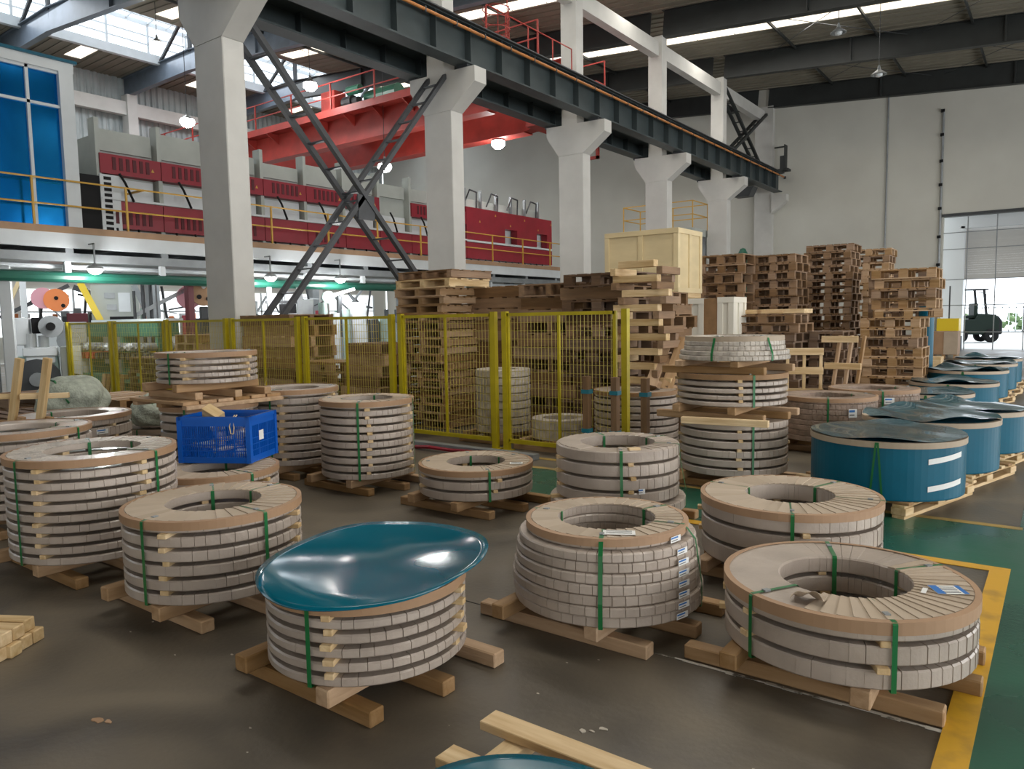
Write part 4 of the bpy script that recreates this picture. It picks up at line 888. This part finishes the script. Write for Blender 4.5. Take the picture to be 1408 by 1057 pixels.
# bright cut timbers stuck out at the top right of that stack
random.seed(4)
z = 0
for k in range(13):
    q = 12 - k; w_ = ORD[q]
    x0 = -4.22 + random.uniform(-.07, .07)
    for i, xx in enumerate((x0 - .3, x0 + .26)):
        board('cross_timber', None, (.5, .08, .09), (xx + random.uniform(-.04, .04), 8.56, z + .045), 'wood_old' if i or k % 3 else 'wood_pale', rz=PI / 2 + random.uniform(-.1, .1), bevel=.003,
              label='%s %s cross timber from the top of the crossed timber pile' % (w_, ('left', 'right')[i]), cat='timber', group='cross timbers of the crossed pile')
    z += .092
    l = random.choice((.5, .62, .72))
    board('long_timber', None, (l, .11, .085), (x0 + random.uniform(-.06, .06), 8.42, z + .0435), 'wood_pale', rz=random.uniform(-.06, .06), bevel=.003,
          label='%s pale long timber from the top of the crossed timber pile' % w_, cat='timber', group='long timbers of the crossed pile')
    if k % 2: board('long_timber', None, (.6, .1, .085), (x0, 8.72, z + .0435), 'wood_old', rz=random.uniform(-.06, .06), bevel=.003,
          label='%s brown rear timber from the top of the crossed timber pile' % w_, cat='timber', group='rear timbers of the crossed pile')
    z += .088
tower('the slatted stack behind the left fence posts', -10.9, 8.15, 10, 1.4, .9, .178, style='wide', m='wood', nb=6, jit=.06)
tower('the small stack left of the slatted stack', -14.3, 8.6, 8, .8, .8, .18, style='bearer', m='wood', nb=4)
tower('the low stack between the left fence posts', -8.5, 7.95, 8, .75, .7, .165, style='wide', m='wood', nb=4, jit=.08, jr=.12)
tower('the low brown stack behind the conveyor fence', -15.2, 8.2, 7, 1.2, .9, .14, style='block', m='wood_dark')
tower('the low stack below the slatted one', -9.55, 7.95, 6, .9, .7, .17, style='block', m='wood', jit=.05)
pallet(-16.4, 7.75, .05, .8, 1.1, .12, 0, 'wooden pallet standing upright behind the fence by the conveyor', None, 'block', 'wood', rot=(math.radians(82), 0, .1))
# left corner pallets and leaning frames
tower('the low pile near the flywheel machine', -12.6, 4.7, 4, 1.2, 1.0, .16, style='wide', m='wood_old', jit=.08, jr=.15)
tower('the low pile behind the net bags', -10.5, 5.0, 4, 1.3, .9, .17, style='wide', m='wood', jit=.06, jr=.1)
tower('the small pile under the leaning frames', -10.3, 3.6, 4, 1.0, .8, .15, style='bearer', m='wood_dark')
t = thing('wooden_rack', 'pale wooden trestle with two leaning uprights at the left edge', 'rack', (-8.05, 2.95, 0), .5)
for s in (-.14, .16):
    board('upright', t, (1.0, .05, .07), (s, 0, .86), 'wood_pale', rot=(0, math.radians(-78), 0)); board('cross_bar', t, (.42, .05, .05), (s, .05, .98), 'wood_pale', rz=.4); board('foot', t, (.9, .05, .06), (s, 0, .34), 'wood', rot=(0, math.radians(-80), 0))
board('lower_bar', t, (.8, .05, .06), (0, .03, .72), 'wood', rz=.1); board('lower_bar', t, (.8, .05, .06), (0, -.03, .2), 'wood', rz=.1)
# upright racks before the right towers
t = thing('wooden_rack', 'pale open wooden frame standing beside the three-tier coil tower', 'rack', (-2.95, 10.9, 0), .35)
for x in (-.22, .0, .22): board('upright', t, (1.15, .06, .04), (x, 0, .575), 'wood_pale', rot=(0, PI / 2, 0))
for z in (.25, .55, .85, 1.12): board('slat', t, (.5, .03, .1), (0, -.04, z), 'wood_pale')
t = thing('wooden_rack', 'slanting wooden slat panel leaning in front of the right towers', 'rack', (-2.48, 11.2, 0), -.1)
for x in (-.2, -.02, .16): board('upright', t, (1.35, .07, .04), (x * .9, .1 , .66), 'wood', rot=(0, math.radians(-83), 0))
for z in (.45, .9, 1.28): board('slat', t, (.5, .03, .09), (-.02 - (z - .66) * .12, .06, z), 'wood_pale')
# timber post frame with blue tape
t = thing('post_frame', 'timber frame of three posts with blue tape in front of the fence end', 'frame', (-3.93, 7.18, 0))
for x in (-.36, 0, .36):
    board('post', t, (.75, .085, .07), (x, 0, .62), 'wood_old', rot=(0, PI / 2, 0))
    for z in (.36, .8): MB().bb(-.05, .05, -.046, .046, 0, .045).obj('tape_band', 'tape_blue', t, (x, 0, z))
board('base_beam', t, (1.1, .09, .08), (0, 0, .2), 'wood_old'); board('base_beam', t, (1.1, .09, .16), (0, .03, .08), 'wood_dark')
# crates
def crate(label, x, y, z, w, d, h, m, pan=2, rz=0, feet=True, pansd=2):
    t = thing('wooden_crate', label, 'crate', (x, y, z), rz)
    f = .09 if feet else 0
    if feet:
        for xx in (-w / 2 + .06, 0, w / 2 - .06): board('skid', t, (d, .09, f), (xx, 0, f / 2), 'wood_pale', rz=PI / 2)
    MB().bb(-w / 2 + .02, w / 2 - .02, -d / 2 + .02, d / 2 - .02, f, h - .02).obj('crate_body', m, t)
    for k in range(pan + 1):
        xx = -w / 2 + .045 + k * (w - .09) / pan
        board('frame_batten', t, (h - f, .09, .022), (xx, -d / 2 + .01, f + (h - f) / 2), m, rot=(0, PI / 2, 0) if False else (PI / 2, PI / 2, 0), bevel=.002)
    for zz in (f + .045, h - .045): board('frame_batten', t, (w, .022, .09), (0, -d / 2 + .006, zz), m, bevel=.002)
    for k in range(pansd + 1):
        yy = -d / 2 + .045 + k * (d - .09) / pansd
        MB().bb(-.011, .011, -.045, .045, f, h).obj('frame_batten', m, t, (w / 2 - .008, yy, 0))
    for zz in (f + .045, h - .045): MB().bb(-.012, .012, -d / 2, d / 2, -.045, .045).obj('frame_batten', m, t, (w / 2 - .006, 0, zz))
    MB().bb(-w / 2, w / 2, -d / 2, d / 2, h - .02, h).obj('lid', m, t)
    return t
crate('large pale yellow plywood crate with framed panels, raised on another crate', -6.39, 13.2, 1.98, 1.5, 1.1, 1.25, 'plywood')
crate('plain plywood crate underneath the big pale yellow one', -6.39, 13.2, 0, 1.5, 1.1, 1.97, 'plywood', feet=True)
crate('tall white plywood crate with two front panels, below the yellow crate', -5.08, 12.1, 0, .54, .6, 1.93, 'plywood_white', 2)
crate('narrow white plywood crate right of the brown board', -4.44, 12.1, 0, .27, .6, 1.94, 'plywood_white', 1)
board('leaning_board', None, (1.92, .26, .03), (-4.7, 11.82, .965), 'board_brown', rot=(PI / 2, PI / 2, 0), label='brown board with dark stains standing between two white crates', cat='board')
# broken pallet pieces near fence end
t = pallet(-3.72, 8.7, .95, .9, .8, .13, 0, 'broken pallet tilted against the stack at the fence end', None, 'block', 'wood', rot=(.9, .25, .3))
t = pallet(-3.15, 8.75, .35, .8, .7, .13, 0, 'steeply leaning pallet between fence end and three-tier coil tower', None, 'block', 'wood_old', rot=(.25, 1.05, .2))
# ------------------------------------------------------------------ blue plastic crate with contents
zc = z2b + .02
bc = thing('plastic_crate', 'bright blue plastic crate sitting on a coil stack', 'crate', (-5.72, 3.62, zc), math.radians(29))
cw, cdp, ch = .60, .46, .385
b = MB(); b.bb(-cw / 2, cw / 2, -cdp / 2, cdp / 2, 0, .012)
for (x0, x1, y0, y1) in ((-cw / 2, cw / 2, -cdp / 2 - .012, -cdp / 2), (-cw / 2, cw / 2, cdp / 2, cdp / 2 + .012), (-cw / 2 - .012, -cw / 2, -cdp / 2, cdp / 2), (cw / 2, cw / 2 + .012, -cdp / 2, cdp / 2)):
    b.bb(x0 - .008, x1 + .008, y0 - .008, y1 + .008, ch - .03, ch); b.bb(x0, x1, y0, y1, 0, .05); b.bb(x0, x1, y0, y1, ch - .08, ch)
    if x1 - x0 > .1:
        n = 34
        for k in range(n + 1): xx = x0 + (x1 - x0) * k / n; ww = .012 if k % 9 == 0 else .004; b.bb(xx - ww / 2, xx + ww / 2, y0, y1, .05, ch - .08)
    else:
        n = 24
        for k in range(n + 1): yy = y0 + (y1 - y0) * k / n; ww = .012 if k % 8 == 0 else .004; b.bb(x0, x1, yy - ww / 2, yy + ww / 2, .05, ch - .08)
    for zz in (.1, .15, .2): b.bb(x0, x1, y0, y1, zz - .003, zz + .003)
for sx in (-1, 1):
    for sy in (-1, 1): b.bb(sx * cw / 2 - .02, sx * cw / 2 + .02, sy * cdp / 2 - .02, sy * cdp / 2 + .02, 0, ch)
b.obj('basket', 'crate_blue', bc)
MB().bb(cw / 2 + .013, cw / 2 + .015, -.08, -.0, .17, .25).obj('white_tag', 'paper', bc)
board('wood_block', None, (.17, .09, .13), tuple(Vector((-5.72, 3.62, zc)) + Vector((-.02, -.12, ch - .01))), 'wood_pale', rot=(.5, .45, .3), label='pale wooden block poking out over the rim of the blue crate', cat='block')
random.seed(8)
for k in range(12):
    a = random.uniform(0, 3)
    Z = (Matrix.Translation(bc.location) @ Matrix.Rotation(math.radians(29), 4, 'Z')) @ Vector((random.uniform(-.2, .2), random.uniform(-.1, .1), .05 + .022 * k))
    b = MB().box((0, 0, 0), (.2, .08, .03)) if k % 2 else MB().tube((-.1, 0, 0), (.1, 0, 0), .02, 10)
    o = b.obj('packing_scrap', ('wrap_light', 'paper', 'wood_pale')[k % 3], None, Z, label='pale packing scraps lying inside the blue plastic crate', cat='scrap', group='scraps inside the blue crate'); o.rotation_euler = (random.uniform(-.15, .15), random.uniform(-.15, .15), a)
hk = thing('twine_loop', 'yellowish twine loop hanging over the rim of the blue crate', 'twine', bc.location + Vector((0, 0, 0)), math.radians(29))
MB().path([(.17, -.2, ch + .01), (.16, -.235, ch - .02), (.14, -.24, ch - .08), (.15, -.24, ch - .14), (.175, -.24, ch - .14), (.18, -.24, ch - .08), (.175, -.235, ch - .02), (.19, -.2, ch + .012)], .005, 6).obj('twine', 'plywood', hk)
# net bags on pile at left
def bag(label, x, y, z, sx, sy, sz, seed):
    rnd = random.Random(seed); bm = bmesh.new(); bmesh.ops.create_icosphere(bm, subdivisions=4, radius=1)
    ph = [rnd.uniform(0, 6) for _ in range(6)]
    for v in bm.verts:
        p = v.co; q = 1 + .08 * math.sin(5 * p.x + ph[0]) * math.sin(4 * p.y + ph[1]) + .05 * math.sin(9 * p.z + 7 * p.x + ph[2])
        v.co = Vector((p.x * q * sx, p.y * q * sy, max(p.z * q, -.5) * sz))
    me = bpy.data.meshes.new('bag'); bm.to_mesh(me); bm.free(); me.materials.append(M['net_bag'])
    me.polygons.foreach_set('use_smooth', [True] * len(me.polygons))
    t = thing('strap_bag', label, 'bag', (x, y, z)); link('bag', me, t)
    b = MB(); b.path([(-.9 * sx, -.3 * sy, .25 * sz), (-.3 * sx, -.55 * sy, .9 * sz), (.3 * sx, -.6 * sy, .85 * sz), (.85 * sx, -.5 * sy, .1 * sz)], .012, 6); b.obj('strap', 'strap', t)
bag('pale net bag with green strap piled at left behind the low coil stack', -9.93, 4.15, .70, .45, .4, .34, 1)
bag('second pale net bag with green strap, right of the first', -8.95, 4.75, .56, .38, .35, .24, 2)
board('bag_support', None, (.9, .7, .5), (-9.98, 4.15, .26), 'wood_dark', label='dark timber box carrying the pale net bags', cat='box')
# cut strap tangle
b = MB(); random.seed(2)
for k in range(14):
    p = Vector((random.uniform(-.3, .3), random.uniform(-.1, .1), random.uniform(0, .1))); pts = [p]
    for j in range(4): p = p + Vector((random.uniform(-.12, .12), random.uniform(-.06, .06), random.uniform(-.04, .06))); pts.append(p)
    b.path(pts, .006, 4)
b.obj('strap_tangle', 'yellow_thin', None, (-7.55, 5.3, .78), kind='stuff', label='tangle of cut yellow-green strapping beside the net bags', cat='strapping')
b = MB()
for k in range(9):
    p = Vector((random.uniform(-.15, .15), random.uniform(-.1, .1), .02)); pts = [p]
    for j in range(4): p = p + Vector((random.uniform(-.1, .1), random.uniform(-.06, .06), random.uniform(-.01, .03))); p.z = max(.01, p.z); pts.append(p)
    b.path(pts, .006, 4)
b.obj('strap_tangle', 'strap', None, (-5.05, 5.75, 0), kind='stuff', label='green strapping scraps on the floor beside the ten-layer stack', cat='strapping')
# rust-red hoses on floor by the fence, grey sill
board('floor_sill', None, (4.6, .12, .07), (-7.2, 7.05, .035), 'steel_grey', label='low grey sill rail running along the foot of the fence', cat='rail', bevel=.004)
MB().path([(-6.7, 6.9, .02), (-6.4, 6.85, .05), (-6.1, 6.9, .03), (-5.8, 6.86, .05), (-5.4, 6.9, .02)], .025, 6).obj('red_hose', 'machine_red', label='short red hose lying in front of the yellow fence', cat='hose')
# ------------------------------------------------------------------ bottom foreground: planks with blue disc, left block pile
fs = thing('timber_skid', 'fresh pale timber skid at the bottom edge of the picture', 'skid', (0, 0, 0))
board('plank', fs, (1.1, .1, .035), (-1.16, 2.11, .132), 'wood_pale', bevel=.003)
board('plank', fs, (1.1, .1, .035), (-1.14, 1.84, .132), 'wood_pale', bevel=.003)
for x in (-1.55, -1.15): board('cross_timber', fs, (1.05, .09, .05), (x, 1.62, .088), 'wood_pale', rz=PI / 2, bevel=.003)
for y in (1.2, 1.98): board('cross_timber', fs, (1.0, .08, .06), (-1.15, y, .031), 'wood', bevel=.003)
MB().lathe([(.2, .15), (.44, .15), (.44, .17), (.2, .17)], 48, closed=True).obj('coil_edge', 'wrap', fs, (-1.17, 1.55, 0))
sheet('cover_sheet', 'teal blue sheet rim at the bottom edge, on the fresh timber skid', -1.17, 1.55, .178, .46, lambda X, Y, q, a: .004 * math.sin(3 * a) * q, 'sheet_blue')
b = MB(); random.seed(31)
def blob(cx, cy, s, zz=.003):
    v = []; n = 9
    for k in range(n): a = 2 * PI * k / n; q = s * random.uniform(.6, 1.2); v.append((cx + q * math.cos(a), cy + q * .6 * math.sin(a)))
    return v
for (cx, cy, s, w) in ((-1.49, 2.44, .022, 'left'), (-1.43, 2.5, .02, 'right'), (-1.46, 2.46, .012, 'tiny middle')):
    MB().prism(blob(cx, cy, s), .0005, .004, 'xy').obj('paper_scrap', 'paper_scrap', label='%s torn pale paper scrap on the floor above the bottom planks' % w, cat='scrap', group='torn scraps by the planks')
for (cx, cy, s, w) in ((-3.2, 1.35, .03, 'larger'), (-3.15, 1.37, .02, 'smaller')):
    MB().prism(blob(cx, cy, s), .0005, .004, 'xy').obj('wood_scrap', 'kraft', label='%s brown wood chip lying on the open floor at lower left' % w, cat='scrap', group='wood chips at lower left')
for k in range(26):
    cx, cy = random.uniform(-5, -.6), random.uniform(1.2, 3.2)
    if cx < -1.6 or cy > 2.3: b.prism(blob(cx, cy, random.uniform(.003, .009)), .0005, .002, 'xy')
b.obj('floor_specks', 'paper_scrap', kind='stuff', label='tiny pale specks of debris scattered over the front floor', cat='debris')
# small pile of cut beams at left edge
bp = 0
NAMES = ['lower layer, nearest', 'lower layer, second', 'lower layer, third', 'lower layer, farthest', 'upper layer, nearest', 'upper layer, second', 'upper layer, farthest']
for k in range(7):
    lay = 0 if k < 4 else 1; i = k if k < 4 else k - 4
    ox = -4.42; oy = 1.18
    a = math.radians(30); off = (i * .082 + lay * .04)
    board('cut_beam', None, (.62, .074, .066), (ox - math.sin(a) * off + random.uniform(-.02, .02) + (-.03 if lay else 0), oy + math.cos(a) * off, .034 + lay * .067), 'wood_pale', rz=a, bevel=.005,
          label='short cut beam in the pile at the left edge, %s' % NAMES[k], cat='beam', group='cut beams at the left edge')
# ------------------------------------------------------------------ forklift outside the open door
fk = thing('forklift', 'dark counterbalance forklift seen from the side in the open end door', 'forklift', (-4.15, 46, 0), math.radians(28))
fk.scale = (1.18, 1.18, 1.2)
b = MB(); b.prism([(-.75, .35), (-.75, 1.0), (.1, 1.0), (.25, 1.25), (.95, 1.2), (1.08, .9), (1.08, .35)], -.5, .5); b.obj('body', 'fork_green', fk, bevel=.03)
b = MB(); b.prism([(.7, .3), (.7, 1.15), (1.05, 1.15), (1.22, .9), (1.22, .35)], -.48, .48); b.obj('counterweight', 'black', fk, bevel=.04)
b = MB(); b.bb(-.2, .2, -.3, .3, 1.05, 1.18).bb(.12, .28, -.3, .3, 1.1, 1.7); b.obj('seat', 'fork_green', fk, bevel=.03)
for s in (-1, 1):
    MB().bb(-1.0, -.84, s * .32 - .07, s * .32 + .07, .1, 2.5).obj('mast_rail', 'black', fk)
    MB().bar((-.6, s * .45, 1.0), (-.5, s * .45, 2.28), .06).obj('guard_post', 'black', fk)
    MB().bar((.55, s * .45, 1.2), (.42, s * .45, 2.28), .08).obj('guard_post', 'black', fk)
    for x in (-.5, .75): MB().lathe([(.1, -.11), (.27, -.11), (.3, -.07), (.3, .07), (.27, .11), (.1, .11)], 20, axis='y', closed=True).obj('wheel', 'tyre', fk, (x, s * .48, .3), smooth=False)
    MB().bb(-2.1, -1.0, s * .22 - .05, s * .22 + .05, .1, .15).bb(-1.05, -1.0, s * .22 - .05, s * .22 + .05, .1, .7).obj('fork', 'black', fk)
b = MB(); b.bb(-.62, .6, -.48, .48, 2.26, 2.32); b.bb(-.98, -.86, -.4, .4, 2.3, 2.45); b.bb(-.98, -.86, -.4, .4, 1.2, 1.3); b.obj('overhead_guard', 'black', fk)
MB().path([(-.45, 0, 1.0), (-.35, 0, 1.45)], .03).lathe([(.14, -.015), (.18, 0), (.14, .015)], 16, (-.35, 0, 1.47)).obj('steering_wheel', 'black', fk)
MB().path([(.62, .46, 2.2), (.9, .46, 2.1), (.95, .46, 1.1)], .02).obj('rear_bar', 'steel_dark', fk)
t = thing('cardboard_box', 'brown crate on a small pallet left of the forklift', 'box', (-3.4, 30.3, 0))
MB().bb(-.42, .42, -.4, .4, .14, .95).obj('box_body', 'kraft', t, bevel=.01); MB().bb(.0, .425, -.42, -.4, .15, .94).obj('pale_panel', 'kraft_pale', t)
for x in (-.35, 0, .35): MB().bb(x - .05, x + .05, -.4, .4, 0, .14).obj('bearer', 'wood', t)
t = thing('yellow_bin', 'yellow box on dark base behind the blue roll, left of the forklift', 'bin', (-3.95, 36.2, 0))
MB().bb(-.4, .4, -.4, .4, .6, 1.35).obj('bin_body', 'machine_yellow', t); MB().bb(-.45, .45, -.42, .42, 0, .6).obj('base', 'black', t)
MB().tube((0, 0, 1.35), (0, 0, 2.7), .03, 6).obj('pole', 'steel_dark', t)
t = thing('small_box', 'small pale wooden box left of the brown crate by the blue row', 'box', (-3.1, 24.0, 0))
MB().bb(-.35, .35, -.3, .3, .1, .38).obj('box_body', 'wood_pale', t)
for x in (-.28, .28): MB().bb(x - .05, x + .05, -.3, .3, 0, .1).obj('bearer', 'wood', t)
# green machine top and small boxes against the far wall
t = thing('green_machine', 'small green machine top visible by the far wall above pallets', 'machine', (-12.2, 34.6, 0))
MB().bb(-.5, .5, -.4, .4, 0, 3.4).lathe([(.3, 3.4), (.42, 3.7), (.3, 4.3), (.12, 4.7), (.0, 4.75)], 14).obj('body', 'machine_green', t)
t = thing('wall_cabinet', 'dark cabinet with white panel low on the far wall between columns', 'cabinet', (-19.8, 36.9, 0))
MB().bb(-.9, .9, -.35, .35, 2.0, 3.9).obj('frame', 'steel_dark', t); MB().bb(-.4, .5, -.38, -.35, 2.4, 3.2).obj('white_panel', 'panel_white', t)
MB().bb(-.8, .8, -.3, .3, 0, 2.0).obj('base', 'steel_grey', t)
t = thing('crane_stop', 'dark red end stop with platform rail at the end of the crane runway', 'railing', (-11.2, 36.5, 8.35))
MB().bb(-.3, .5, -.2, .25, 0, .1).bb(.3, .34, -.2, .2, .0, 1.2).bb(-.2, .3, -.04, .04, 1.1, 1.16).bb(.1, .35, -.15, .15, .1, .7).obj('stop', 'rafter', t)
# runway end dark brackets
t = thing('wall_bracket', 'dark steel bracket under the runway end at the fifth column', 'bracket', (-12.1, 34.2, 7.0))
MB().prism([(-.6, .4), (.6, .4), (.4, 0), (-.3, 0)], -.3, .3).obj('bracket', 'steel_dark', t)
